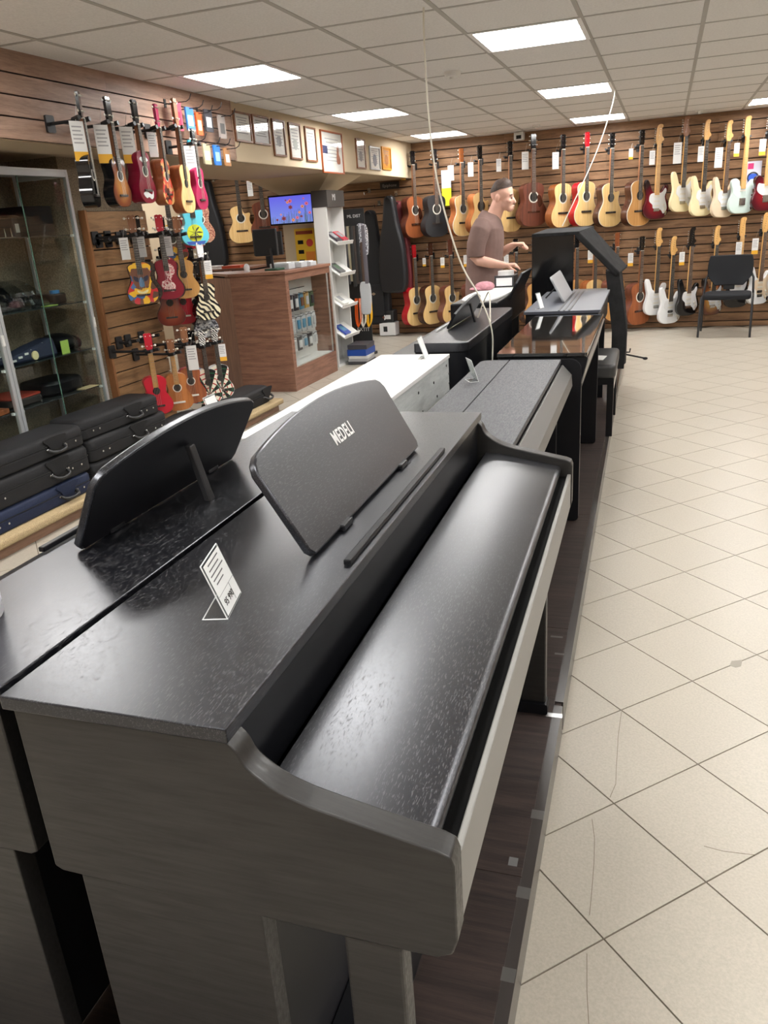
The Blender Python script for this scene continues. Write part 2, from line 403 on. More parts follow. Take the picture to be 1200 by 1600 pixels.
# ------------------------------------------------------------------ platform and pianos
m_wenge = wood('wenge_laminate', srgb(24, 20, 19), srgb(64, 52, 48), (1.5, 26, 26), .5, .4, .25)
m_steel = plain('aluminium_edge', (.36, .34, .32), .35, .8)
m_clear = thin_glass('clear_acrylic', (.90, .92, .92), 1.6)
def pthing(name, label, cat, a, b, z=PZ + .0008, group=None, rz=0): return thing(name, label, cat, W(a, b, z), TH + rz, group)
pf = pthing('platform', 'low dark wood platform under the rows of pianos', 'platform', 0, 0, 0)
MB().box(-1.06, -.024, .2, 8.05, 0, PZ - .006).build('base', m_wenge, pf)
for k in range(7):
    b0 = .2 + k * 1.1214
    MB().box(-1.06, -.026, b0 + .0008, b0 + 1.1206, PZ - .006, PZ).build('top_board', m_wenge, pf, bevel=.001)
MB().box(-.024, -.006, .2, 8.05, 0, PZ - .004).build('side_board', m_wenge, pf, bevel=.001)
for b0, b1 in ((.2, 1.98), (2.0, 8.05)):
    MB().prism([(-.026, PZ - .003), (-.004, PZ - .003), (-.004, 0.004), (-.0015, 0.004), (-.0015, PZ), (-.026, PZ)], b0, b1, 'y').build('edge_strip', plain('scuffed_plastic_edge', (.055, .048, .045), .25, .0, .6), pf)
def taperect(a, b, la, lb, mt): MB().box(a - la / 2, a + la / 2, b - lb / 2, b + lb / 2, PZ, PZ + .0006).build('tape_patch', mt, pf)
m_tape = plain('grey_tape', (.10, .095, .09), .35); m_tape2 = plain('silver_tape', (.4, .4, .4), .2, .6)
for a, b, la, lb, mt in ((-.02, 1.93, .045, .02, m_tape2), (-.016, 1.52, .03, .03, m_tape), (-.05, 1.36, .02, .025, m_tape2), (-.016, 1.28, .028, .03, m_tape), (-.04, 2.27, .03, .012, m_tape), (-.06, 2.38, .04, .012, m_tape), (-.016, 1.08, .026, .03, m_tape)):
    taperect(a, b, la, lb, mt)
# piano finishes
PB1, PB2 = (.010, .0095, .0105), (.030, .028, .030)
def pore(name, c1, c2, scale, rough, spec=.6, bm=.25, ior=1.5):
    if name in MATS: return MATS[name]
    m, nt, b = _new(name); v = coords(nt, scale, False)
    f = noise(nt, v, 1, 3, .65); nt.links.new(ramp(nt, f, [(.40, c1), (.66, c2)]), b.inputs['Base Color'])
    mr = nt.nodes.new('ShaderNodeMapRange'); mr.inputs[1].default_value = .35; mr.inputs[2].default_value = .65; mr.inputs[3].default_value = rough + .1; mr.inputs[4].default_value = rough - .06
    nt.links.new(f, mr.inputs[0]); nt.links.new(mr.outputs[0], b.inputs['Roughness']); b.inputs['Specular IOR Level'].default_value = spec; b.inputs['IOR'].default_value = ior
    bump(nt, b, f, bm, .0012); MATS[name] = m; return m
def ash(name, scale, rough, spec, coat):
    """dark stained ash: satin lacquer with short open pores along the grain"""
    m, nt, b = _new(name); v = coords(nt, scale, True)
    f = noise(nt, v, 1, 2, .55); p = ramp(nt, f, [(.57, (0, 0, 0)), (.63, (1, 1, 1))])
    f2 = noise(nt, coords(nt, (scale[0] * .06, scale[1] * .05, scale[2] * .06), False), 1, 3)
    mx = nt.nodes.new('ShaderNodeMix'); mx.data_type = 'RGBA'; nt.links.new(p, mx.inputs['Factor']); mx.inputs['A'].default_value = (.0040, .0043, .0062, 1); mx.inputs['B'].default_value = (.060, .060, .064, 1)
    nt.links.new(mx.outputs['Result'], b.inputs['Base Color'])
    r = nt.nodes.new('ShaderNodeMath'); r.operation = 'MULTIPLY_ADD'; r.inputs[1].default_value = .16; r.inputs[2].default_value = rough; nt.links.new(p, r.inputs[0])
    r2 = nt.nodes.new('ShaderNodeMath'); r2.operation = 'MULTIPLY_ADD'; r2.inputs[1].default_value = .03; nt.links.new(f2, r2.inputs[0]); nt.links.new(r.outputs[0], r2.inputs[2]); nt.links.new(r2.outputs[0], b.inputs['Roughness'])
    b.inputs['Specular IOR Level'].default_value = spec; b.inputs['Specular Tint'].default_value = (.88, .91, 1, 1); b.inputs['Coat Weight'].default_value = coat; nt.links.new(r2.outputs[0], b.inputs['Coat Roughness']); MATS[name] = m; return m
m_ptop = ash('black_ash_lengthwise', (640, 90, 640), .29, .65, .2)
m_pside = pore('black_ash_crosswise', (.012, .0112, .0106), (.018, .017, .016), (9, 200, 110), .40, .55, .02)
m_pblk = plain('satin_black', (.0055, .0058, .0075), .36, spec=.28)
m_slip = plain('key_slip_silver_grey', (.19, .185, .172), .42, spec=.4)
m_chrome = plain('chrome', (.7, .7, .7), .15, 1)
m_gold = plain('brass', (.7, .5, .2), .25, 1)
def xz_bev(o, w=.0015): return o

def console_piano(label, a_back, a_top, a_front, b0, b1, z_top, z_lip, mir, stand, logo, group=None):
    """upright digital piano: top, two curved cheeks, fall, key slip, legs, back board, stand
       a_* are platform coordinates; mir = -1 faces the left side of the row"""
    am = (a_back + a_front) / 2; bm = (b0 + b1) / 2
    t = pthing('digital_piano', label, 'piano', am, bm, PZ + .0008, group)
    L = (b1 - b0) / 2; s = 1 if a_front > a_back else -1
    X = lambda a: a - am
    Z = lambda z: z - PZ
    ab, at, af = a_back, a_top, a_front
    d = lambda k: af - s * k            # distance back from the front edge
    o = MB().box(min(X(ab), X(at)), max(X(ab), X(at)), -L - .003, L + .003, Z(z_top - .018), Z(z_top)).build('top_panel', m_ptop, t, bevel=.0018)
    ck = smoothpoly([(at - s * .004, z_top - .018), (at + s * .006, z_top - .028), (at + s * .016, z_top - .048), (at + s * .042, z_top - .068), (at + s * .07, z_top - .080), (at + s * .10, z_top - .088), (af - s * .06, z_lip + .016), (af - s * .016, z_lip + .007)], 3, False)
    rc = [(d(.004), z_lip + .002), (d(0), z_lip - .010), (d(0), .745), (d(.006), .726), (d(.022), .717), (d(.05), .716), (ab + s * .024, .721), (ab + s * .013, .727), (ab + s * .013, z_top - .018)]
    poly = [(X(p[0]), Z(p[1])) for p in ck + rc]
    for y0 in (-L, L - .032):
        MB().prism(poly, y0, y0 + .032, 'y').build('cheek', m_pside, t, smooth=35, bevel=.0022)
    li = L - .032
    MB().prism([(X(at - s * .004), Z(z_top - .018)), (X(at - s * .016), Z(z_top - .018)), (X(at - s * .016), Z(z_top - .125)), (X(at - s * .006), Z(z_top - .125))], -li, li, 'y').build('fallboard', m_pblk, t)
    lz0, lz1 = z_top - .100, z_lip - .012
    lid = [(X(at + s * .016), Z(lz0 + .001)), (X(at + s * .05), Z(lz0)), (X(d(.040)), Z(lz1 + .004)), (X(d(.031)), Z(lz1 + .001)), (X(d(.027)), Z(lz1 - .006)), (X(d(.029)), Z(lz1 - .014)), (X(d(.037)), Z(lz1 - .018)), (X(at + s * .02), Z(lz0 - .02))]
    MB().prism(lid, -li, li, 'y').build('key_lid', m_ptop, t, smooth=50)
    MB().box(min(X(d(.050)), X(d(.012))), max(X(d(.050)), X(d(.012))), -li, li, Z(.79), Z(lz1 - .026)).build('key_gap', plain('deep_black', (.004, .004, .004), .8, spec=.08), t)
    MB().box(min(X(d(.012)), X(d(.003))), max(X(d(.012)), X(d(.003))), -li, li, Z(.735), Z(lz1 - .018)).build('key_slip', m_slip, t, bevel=.002)
    MB().box(min(X(ab + s * .027), X(d(.022))), max(X(ab + s * .027), X(d(.022))), -li, li, Z(.735), Z(.79)).build('key_bed', m_pblk, t)
    MB().box(min(X(ab + s * .014), X(ab + s * .026)), max(X(ab + s * .014), X(ab + s * .026)), -li, li, Z(.735), Z(z_top - .018)).build('rear_panel', m_pblk, t)
    for y0 in (-L, L - .03):
        pa_, pb_ = X(ab + s * .052), X(at + s * .006)
        MB().box(min(pa_, pb_), max(pa_, pb_), y0, y0 + .03, .0, Z(.7225)).build('side_panel', m_pside, t, bevel=.0015)
        pa_, pb_ = X(d(.13)), X(d(.062))
        MB().box(min(pa_, pb_), max(pa_, pb_), y0, y0 + .032, .032, Z(.7175)).build('leg', m_pside, t, bevel=.004)
        pa_, pb_ = X(ab + s * .052), X(d(.055))
        MB().prism(rrect(min(pa_, pb_), max(pa_, pb_), .0, .034, .008, 3), y0 - .004 if y0 < 0 else y0 - .012, y0 + .044 if y0 < 0 else y0 + .034, 'y').build('foot', m_pblk, t)
    pa_, pb_ = X(at - s * .03), X(at - s * .046)
    MB().box(min(pa_, pb_), max(pa_, pb_), -L + .03, L - .03, .07, Z(.735)).build('back_board', plain('dark_navy_board', (.009, .009, .012), .5), t)
    pa_, pb_ = X(at - s * .028), X(at + s * .05)
    MB().box(min(pa_, pb_), max(pa_, pb_), -L + .03, L - .03, .06, .17).build('pedal_rail', m_pblk, t, bevel=.002)
    for k in (-.07, 0, .07):
        pa_, pb_ = X(at + s * .02), X(at + s * .085)
        MB().box(min(pa_, pb_), max(pa_, pb_), k - .012, k + .012, .075, .083).build('pedal', m_gold, t, bevel=.003)
    # music stand
    sa, sat, s0, s1, szt, szc = stand
    ms = 1 if sa > sat else -1
    hgt = szt - z_top; wd = (s1 - s0) / 2; yc = (s0 + s1) / 2 - bm
    pts = [(-wd + .012, 0), (wd - .012, 0), (wd - .002, .010), (wd + .004, hgt - .018), (wd - .006, hgt - .004), (wd - .022, hgt + .004)]
    n = 14
    for i in range(1, n):
        u = 1 - 2 * i / n; pts.append((u * (wd - .022), hgt + .004 + (szc - szt) * (1 - u * u)))
    pts += [(-wd + .022, hgt + .004), (-wd + .006, hgt - .004), (-wd - .004, hgt - .018), (-wd + .002, .010)]
    H = Vector((sat - sa, 0, szt - z_top - .004)); ln = H.length; tilt = math.atan2(sat - sa, szt - z_top)
    mbd = MB().prism([(p, q * ln / max(hgt, .01)) for p, q in pts], -.007, .007, 'x')
    mt = Matrix.Translation((X(sa), yc, Z(z_top + .004))) @ Matrix.Rotation(tilt, 4, 'Y')
    so = mbd.build('music_stand', m_ptop, t, smooth=40, bevel=.003); so.matrix_local = mt
    if logo:
        lo = inst('logo', text_mesh(logo, .027, .0003, .0005), plain('logo_white', (.85, .85, .85), .4), so)
        lo.scale = (1.0, 1.35, 1); lo.matrix_local = Matrix.Translation((.0078 * ms, 0.005, ln * .72)) @ Matrix.Rotation(math.pi / 2 * ms, 4, 'Z') @ Matrix.Rotation(math.pi / 2, 4, 'X') @ Matrix.Diagonal((1, 1.35, 1, 1))
    bk = MB().prism([(p * .985, .002 + q * .98 * ln / max(hgt, .01)) for p, q in pts], -.0078 if ms > 0 else .0068, -.0068 if ms > 0 else .0078, 'x').build('backing', plain('stand_backing_black', (.006, .006, .008), .5, spec=.25), so)
    lx = X(sa + s * .062)
    MB().box(lx - .006, lx + .006, s0 - bm - .006, s1 - bm - .02, Z(z_top), Z(z_top + .009)).build('sheet_ledge', m_pblk, t, bevel=.002)
    for yy in (-.17, .17):
        MB().box(X(sa) - .012, X(sa) + .012, yc + yy - .022, yc + yy + .022, Z(z_top), Z(z_top + .012)).build('hinge', m_pblk, t, bevel=.003)
    bx = X(sa - s * .004); px = X(sa - s * .095)
    strut = MB().prism([(px - .004, Z(z_top)), (px + .010, Z(z_top)), (X(sa + (sat - sa) * .78 - s * .014) + .006, Z(z_top + (szt - z_top) * .8)), (X(sa + (sat - sa) * .78 - s * .014) - .006, Z(z_top + (szt - z_top) * .8))], yc - .009, yc + .009, 'y').build('stand_strut', plain('strut_plastic', (.03, .03, .032), .35), t, bevel=.002)
    return t
console_piano('large black digital piano with curved cheeks in the foreground, logo on its music stand', -.512, -.22, .016, .587, 1.967, .975, .855, 1, (-.298, -.385, 1.0, 1.625, 1.128, 1.152), 'MEDELI')
console_piano('black digital piano back to back with the foreground one, music stand seen from behind', -.524, -.757, -1.035, .600, 1.960, .975, .865, -1, (-.706, -.632, .966, 1.515, 1.112, 1.142), None)
# slab piano with the grey top
t = pthing('digital_piano', 'flat grey topped digital piano with silver front strip beyond the foreground piano', 'piano', -.33, 2.755)
m_grey = pore('grey_matte_top', (.045, .047, .053), (.058, .060, .066), (300, 60, 300), .5, .4, .08)
X0 = -.33; B0 = 2.755
LL = .675
MB().prism(rrect(-.502 - X0, -.381 - X0, -LL, LL, .03, 4, (0, .04, .01, 0)), .735, .755, 'z').build('top_rear', m_grey, t, bevel=.0015)
MB().box(-.377 - X0, -.158 - X0, -LL, LL, .737, .755).build('key_lid', m_grey, t, bevel=.0015)
MB().box(-.50 - X0, -.16 - X0, -LL + .003, LL - .003, .63, .735).build('body', m_pblk, t, bevel=.003)
MB().prism([(-.158 - X0, .730), (-.150 - X0, .732), (-.112 - X0, .690), (-.108 - X0, .640), (-.158 - X0, .640)], -LL + .004, LL - .004, 'y').build('front_strip', plain('silver_strip', (.10, .098, .095), .4), t, bevel=.002)
for y in (-LL + .02, LL - .05):
    MB().box(-.48 - X0, -.17 - X0, y, y + .03, 0, .63).build('leg', m_pblk, t, bevel=.003)
MB().box(-.40 - X0, -.385 - X0, -LL + .05, LL - .05, .15, .55).build('back_board', m_pblk, t)
# white piano
t = pthing('digital_piano', 'white digital piano seen from behind with pale ash rear panel', 'piano', -.845, 2.81)
m_pw = plain('white_lacquer', (.80, .80, .79), .3, spec=.5)
m_ash = wood('white_ash', srgb(168, 172, 172), srgb(214, 217, 216), (14, 1.3, 9), .5, .4, .1)
X0 = -.845; LL = .745
MB().box(-1.01 - X0, -.777 - X0, -LL, LL, .747, .765).build('key_lid', m_pw, t, bevel=.002)
MB().box(-.773 - X0, -.676 - X0, -LL, LL, .747, .765).build('top_rear', m_pw, t, bevel=.002)
MB().box(-1.0 - X0, -.69 - X0, -LL + .002, LL - .002, .60, .747).build('body', m_pw, t, bevel=.002)
MB().box(-.69 - X0, -.682 - X0, -LL + .002, LL - .002, .595, .746).build('rear_panel', m_ash, t, bevel=.001)
m_screw = plain('black_screw', (.01, .01, .01), .4)
for y, z in ((.69, .72), (.735, .675), (.735, .63), (.45, .69), (.2, .70), (.25, .61), (.5, .62), (-.1, .66)):
    MB().cyl((-.681 - X0, y, z), .006, 0, .002, 'x', 8).build('screw', m_screw, t)
for y in (-LL + .01, LL - .04):
    MB().box(-1.0 - X0, -.70 - X0, y, y + .03, 0, .60).build('side_panel', m_pw, t, bevel=.002)
MB().box(-.74 - X0, -.725 - X0, -LL + .04, LL - .04, .12, .5).build('back_board', m_pw, t)
# black piano with rounded body, seen from behind
t = pthing('digital_piano', 'black digital piano with rounded corners seen from behind under the white cable', 'piano', -.8, 4.365)
X0 = -.8; LL = .715
MB().prism(rrect(-.875 - X0, -.615 - X0, -LL, LL, .05, 6, (.05, .012, .012, .05)), .755, .80, 'z').build('top_panel', m_ptop, t, smooth=40, bevel=.004)
MB().prism(rrect(-.872 - X0, -.618 - X0, -LL + .004, LL - .004, .05, 6, (.05, .012, .012, .05)), .0, .755, 'z').build('body', m_pblk, t, smooth=40)
MB().prism(rrect(-1.0 - X0, -.873 - X0, -LL + .002, LL - .002, .04, 5, (0, .04, .04, 0)), .62, .745, 'z').build('key_lid', m_pblk, t, smooth=40, bevel=.006)
for y in (-LL + .02, LL - .06): MB().box(-.99 - X0, -.93 - X0, y, y + .04, 0, .62).build('leg', m_pblk, t, bevel=.004)
pts = [(-.33, 0), (.33, 0), (.345, .09)] + [(.345 - .69 * i / 12, .09 + .075 * (1 - (1 - 2 * i / 12) ** 2)) for i in range(0, 13)] + [(-.345, .09)]
so = MB().prism(pts, -.006, .006, 'x').build('music_stand', m_pblk, t, bevel=.002)
so.matrix_local = Matrix.Translation((-.815 - X0, .07, .805)) @ Matrix.Rotation(.55, 4, 'Y')
MB().prism([(-.73 - X0, .80), (-.72 - X0, .80), (-.745 - X0, .90), (-.755 - X0, .90)], .02, .045, 'y').build('stand_strut', m_pblk, t)
MB().box(-.863 - X0, -.853 - X0, -.33, .40, .80, .808).build('sheet_ledge', plain('pale_strip', (.6, .6, .6), .4), t)
MB().box(-.6145 - X0, -.613 - X0, .02, .09, .42, .53).build('rating_label', plain('label_grey', (.3, .32, .36), .5), t)
# glossy black piano
t = pthing('digital_piano', 'high gloss black digital piano mirroring the wooden wall in its lid', 'piano', -.25, 4.145)
m_gloss = plain('piano_gloss', (.006, .006, .006), .02, spec=.9, coat=1)
X0 = -.25; LL = .675
MB().prism(rrect(-.445 - X0, -.052 - X0, -LL, LL, .012, 3), .758, .775, 'z').build('lid', m_gloss, t, bevel=.003)
MB().prism([(-.44 - X0, .757), (-.056 - X0, .757), (-.050 - X0, .745), (-.050 - X0, .735), (-.062 - X0, .70), (-.075 - X0, .62), (-.44 - X0, .62)], -LL + .012, LL - .012, 'y').build('body', m_pblk, t, bevel=.004)
MB().prism([(-.050 - X0, .752), (-.045 - X0, .745), (-.058 - X0, .70), (-.072 - X0, .64), (-.078 - X0, .64), (-.056 - X0, .72)], -LL + .01, LL - .01, 'y').build('front_trim', plain('satin_metal', (.35, .34, .33), .3, .7), t)
for y in (-LL, LL - .03):
    MB().prism(rrect(-.44 - X0, -.075 - X0, 0, .75, .03, 5, (.05, .004, .004, .02)), y, y + .03, 'y').build('side_panel', m_pblk, t, bevel=.002)
MB().box(-.40 - X0, -.385 - X0, -LL + .03, LL - .03, .08, .62).build('back_board', m_pblk, t)
# blue grey piano with slots
t = pthing('digital_piano', 'blue grey topped piano with slotted strip and grey tilted tablet, under the black arch', 'piano', -.30, 5.5)
m_blue = plain('blue_grey_top', (.065, .071, .092), .42, spec=.4)
X0 = -.30; LL = .62
MB().prism(rrect(-.525 - X0, -.072 - X0, -LL, LL, .008, 2), .772, .79, 'z').build('top_panel', m_blue, t, bevel=.002)
MB().box(-.515 - X0, -.085 - X0, -LL + .01, LL - .01, .62, .772).build('body', m_pblk, t, bevel=.004)
for a in (-.315, -.285, -.255): MB().box(a - .006 - X0, a + .006 - X0, -LL + .01, LL - .05, .79, .7925).build('slot', m_pblk, t)
for y in (-LL + .01, LL - .05): MB().box(-.50 - X0, -.10 - X0, y, y + .035, 0, .62).build('side_panel', m_pblk, t, bevel=.003)
MB().box(-.42 - X0, -.40 - X0, -LL + .04, LL - .04, .1, .62).build('back_board', m_pblk, t)
# bench
t = pthing('piano_bench', 'black padded piano bench half pushed under the row', 'bench', -.15, 5.26)
sb = MB().prism(rrect(-.19, .175, -.33, .33, .04, 4), .37, .455, 'z').build('seat', plain('black_leatherette', (.03, .031, .033), .45, bmp=.2, vscale=60), t, smooth=40, bevel=.02, seg=4)
MB().box(-.175, .165, -.31, .31, .33, .37).build('frame', m_pblk, t, bevel=.002)
for x in (-.165, .125):
    for y in (-.30, .26): MB().box(x, x + .04, y, y + .04, 0, .345).build('leg', m_pblk, t, bevel=.003)
MB().box(.16, .166, -.27, .27, .30, .335).build('side_rail', plain('pale_rail', (.5, .48, .45), .4), t)
pa_o = MB().prism([(-.06, -.02), (.07, -.05), (.085, .09), (-.04, .13)], 0, .004, 'z').build('paper_sheet', plain('paper', (.8, .8, .78), .7), None)
pa_o.location = W(-.13, 5.15, PZ + .456); tag(pa_o, 'small white paper lying on the piano bench', 'paper')
# black cloth covered arch at the end of the row
t = pthing('draped_stand', 'arch shaped stand draped in black cloth at the end of the piano row', 'stand', -.35, 6.8)
X0 = -.35
m_cloth = plain('black_cloth', (.013, .013, .014), .8, spec=.25, var=.4, vscale=12, bmp=.5)
m_gpanel = plain('glossy_black_board', (.006, .006, .007), .12, spec=.6)
MB().box(-.70 - X0, -.375 - X0, -.215, -.195, .60, 1.17).build('front_board', m_gpanel, t, bevel=.004)
MB().loft([[(-.70 - X0, -.22, 1.165), (-.335 - X0, -.22, 1.165), (-.335 - X0, -.22, 1.192), (-.70 - X0, -.22, 1.192)],
           [(-.64 - X0, .25, 1.19), (-.25 - X0, .25, 1.19), (-.25 - X0, .25, 1.215), (-.64 - X0, .25, 1.215)]]).build('roof_cloth', m_cloth, t, bevel=.006)
def band(p, q, y0, y1, th, dy=0):
    (a0, z0), (a1, z1) = p, q
    n = Vector((z0 - z1, 0, a1 - a0)).normalized() * th
    P = [Vector((a0 - X0, y0, z0)), Vector((a0 - X0 + .085, y1, z0 + .02)), Vector((a1 - X0 + .05, y1 + dy, z1 + .02)), Vector((a1 - X0, y0 + dy, z1))]
    return MB().loft([P, [v - n for v in P]])
band((-.345, 1.192), (-.02, .87), -.22, .16, .045).build('sloped_cloth', m_cloth, t, bevel=.012)
n = 10; rings = []
for i in range(n + 1):
    u = i / n; z = .88 - .76 * u; a = -.03 + .065 * min(1, u * 1.6)
    rings.append([(a - X0 + .012 * math.sin(7 * v + 3 * u), -.20 + .42 * v, z) for v in [k / 8 for k in range(9)]] + [(a - X0 - .10 + .01 * math.sin(7 * v), -.20 + .37 * v, z) for v in [k / 8 for k in range(8, -1, -1)]])
MB().loft(rings).build('hanging_cloth', m_cloth, t, smooth=60)
MB().box(-.66 - X0, -.40 - X0, -.19, .2, 0, .62).build('stand_base', m_pblk, t, bevel=.005)
MB().box(-.64 - X0, -.08 - X0, -.15, .22, .64, .72).build('keyboard_bed', m_pblk, t, bevel=.005)
MB().tube([(.40, -.12, .24), (.425, -.12, .24), (.43, -.12, .27)], .006, 6).build('hook', m_pblk, t)
# table behind with papers, box, cap
t = pthing('side_keyboard', 'black keyboard end piece beyond the rounded piano, covered with paper', 'keyboard', -.88, 5.85)
X0 = -.88
MB().box(-1.05 - X0, -.74 - X0, -.66, .66, .62, .82).build('body', m_pblk, t, bevel=.01)
for y in (-.6, .54): MB().box(-1.02 - X0, -.78 - X0, y, y + .05, 0, .62).build('leg', m_pblk, t)
ds = MB().prism([(-.30, 0), (.30, 0), (.30, .12), (.24, .19), (-.24, .19), (-.30, .12)], -.008, .008, 'x').build('music_stand', m_pblk, t, bevel=.003)
ds.matrix_local = Matrix.Translation((-.735 - X0, .1, .79)) @ Matrix.Rotation(.45, 4, 'Y')
pp_ = MB().prism(smoothpoly([(-.12, -.42), (.05, -.50), (.12, -.2), (.13, .35), (-.02, .42), (-.14, .1)], 3), 0, .01, 'z').build('paper_pile', plain('white_paper', (.82, .82, .8), .7), None)
pp_.location = W(-.88, 5.75, .9215); pp_.rotation_euler.z = TH; tag(pp_, 'crumpled white paper sheets on the keyboard beside the man', 'paper')
bxo = thing('small_box', 'small black and white box with label below the man\'s hand', 'box', W(-.85, 6.25, .932), TH)
MB().box(-.075, .075, -.1, .1, 0, .085).build('carton', plain('box_black', (.03, .03, .032), .4), bxo, bevel=.002)
MB().box(-.06, .06, -.1015, -.1, .012, .07).build('label', plain('label_white', (.8, .8, .8), .5), bxo)
MB().prism(smoothpoly([(-.05, -.07), (.03, -.08), (.06, 0), (.02, .08), (-.05, .06)], 3), .085, .115, 'z').build('crumpled_bag', plain('foggy_plastic', (.75, .73, .72), .3), bxo)
cp = MB().ell((0, 0, .028), (.075, .06, .035)).ell((-.06, -.03, .012), (.05, .045, .014)).build('cloth_cap', plain('pink_cloth', srgb(196, 140, 150), .8, var=.2, vscale=40), None, smooth=60)
cp.location = W(-.97, 6.0, .932); tag(cp, 'small pale pink cloth bundle left of the small box', 'cloth')
# tablet and acrylic on the blue grey piano
t = pthing('tablet_stand', 'grey tilted tablet panel standing on the blue grey piano', 'tablet', -.325, 5.60, .893)
so = MB().prism(rrect(-.30, .30, 0, .185, .025, 4), -.006, .006, 'x').build('panel', plain('tablet_grey', (.33, .34, .36), .4), t, bevel=.003)
so.matrix_local = Matrix.Rotation(-.50, 4, 'Y')
MB().tube([(-.065, 0, .09), (-.15, 0, .004)], .006, 6).build('prop', m_pblk, t)
m_edge = plain('painted_edge_glint', (.72, .75, .75), .2)  # pale opaque rods paint the bright glint along the clear acrylic edges
def price_stand(label, a, b, z, w=.082, h=.085, rz=0, lines=True, price=None):
    t = pthing('price_stand', label, 'price stand', a, b, z, None, rz)
    tilt = -.32
    R = Matrix.Rotation(tilt, 4, 'Y')
    pl = MB().box(-.0012, .0012, -w / 2, w / 2, 0, h).build('holder', m_clear, t); pl.matrix_local = R
    MB().box(-.034, 0, -w / 2, w / 2, 0, .0018).build('foot', m_clear, t)
    for q_ in ([(0, -w / 2, 0), (0, -w / 2, h)], [(0, w / 2, 0), (0, w / 2, h)], [(0, -w / 2, h), (0, w / 2, h)], [(0, -w / 2, 0), (0, w / 2, 0)]):
        e_ = MB().tube(q_, .0011, 5).build('edge_glint', m_edge, t); e_.matrix_local = R
    MB().tube([(0, -w / 2, .001), (-.034, -w / 2, .001), (-.034, w / 2, .001), (0, w / 2, .001)], .001, 5).build('edge_glint', m_edge, t)
    cd = MB().box(.0016, .0020, -w / 2 + .003, w / 2 - .003, .004, h - .003).build('card', plain('card_white', (.78, .80, .80), .6), t); cd.matrix_local = R
    if lines:
        ink = MB()
        for k, (l0, l1) in enumerate(((-.30, .30), (-.34, .22), (-.38, .36), (-.36, .2), (-.30, .12))):
            zz = h * (.90 - .085 * k); ink.box(.0021, .0023, l0 * w, l1 * w, zz - .0009, zz + .0009)
        ink.box(.0021, .0023, -w / 2 + .004, w / 2 - .004, h * .385, h * .39)
        ink.box(.0021, .0023, .15 * w, .16 * w, .006, h * .385)
        o = ink.build('print', plain('ink', (.12, .12, .13), .7), t); o.matrix_local = R
        if price:
            p = inst('price', text_mesh(price, .014, .0002), plain('ink_dark', (.05, .05, .05), .7), t)
            p.matrix_local = R @ Matrix.Translation((.0026, -.008, h * .22)) @ Matrix.Rotation(math.pi / 2, 4, 'Z') @ Matrix.Rotation(math.pi / 2, 4, 'X')
    return t
price_stand('clear price stand with printed card on the foreground piano', -.345, .842, .975, .078, .082, .25, True, '95 990')
price_stand('clear empty price stand on the white piano', -.76, 3.46, .865, .10, .1, .1, False)
price_stand('clear price stand with small card on the grey topped piano', -.44, 2.99, .855, .07, .09, .5, True)
price_stand('clear price stand with card on the blue grey piano', -.43, 5.03, .89, .06, .10, -.3, False)
price_stand('clear price stand on the piano behind the foreground music stand', -.93, 1.86, .975, .06, .07, 0, False)
# white canister at the left edge of the picture
t = pthing('canister', 'white cylindrical canister cut by the left edge of the picture', 'canister', -.700, .735, .9755)
MB().lathe([(0, 0), (.042, 0), (.044, .003), (.044, .105), (.042, .11), (0, .11)], 40).build('body', plain('canister_white', (.74, .74, .78), .35), t, smooth=40)
MB().lathe([(.0445, .02), (.0447, .02), (.0447, .095), (.0445, .095)], 40).build('label_wrap', plain('label_lilac', (.68, .68, .76), .5), t, smooth=40)
# cables from the ceiling
m_cable = plain('white_cable', (.72, .68, .58), .5)
pth = smoothpoly([(-1.112, 4.055, ZC), (-1.12, 4.07, 2.25), (-1.12, 4.10, 1.9), (-1.09, 4.12, 1.6), tuple(W(-.76, 4.2, 1.25)), tuple(W(-.66, 4.22, 1.05)), tuple(W(-.60, 4.22, .88)), tuple(W(-.595, 4.2, .7)), tuple(W(-.60, 4.2, .35))], 6, False)
c = MB().tube(pth, .0045, 6).build('hanging_cable', m_cable, None, smooth=60); tag(c, 'white cable hanging from the ceiling down behind the rounded black piano', 'cable')
c = MB().tube(smoothpoly([(-.457, 7.597, ZC), (-.49, 7.55, 2.2), (-.60, 7.4, 1.85), tuple(W(-.50, 6.95, 1.33))], 6, False), .004, 6).build('hanging_cable', m_cable, None, smooth=60); tag(c, 'thin cable slanting from the ceiling to the black draped arch', 'cable')
c = MB().tube(smoothpoly([tuple(W(-.74, 4.55, .905)), tuple(W(-.70, 4.55, 1.0)), tuple(W(-.66, 4.5, 1.05)), tuple(W(-.64, 4.4, .94)), tuple(W(-.63, 4.35, .905))], 5, False), .004, 6).build('short_cable', m_cable, None, smooth=60); tag(c, 'short white cable loop lying on the rounded black piano', 'cable')
c = thing('stand_leg', 'thin black stand foot sticking out onto the tiles past the platform', 'stand', (-.36, 8.26, 0))
MB().tube([(-.06, .05, .07), (.22, 0, .018)], .009, 6).build('leg', m_pblk, c); MB().ell((.235, 0, .014), (.026, .014, .014), 10, 6).build('rubber_foot', m_pblk, c)
c = MB().box(-.012, .012, -.05, .05, 0, .10).build('power_adapter', plain('adapter_white', (.8, .8, .8), .4), None, bevel=.004); c.location = W(-.02, 5.75, PZ); tag(c, 'white power adapter at the platform edge below the bench', 'adapter')
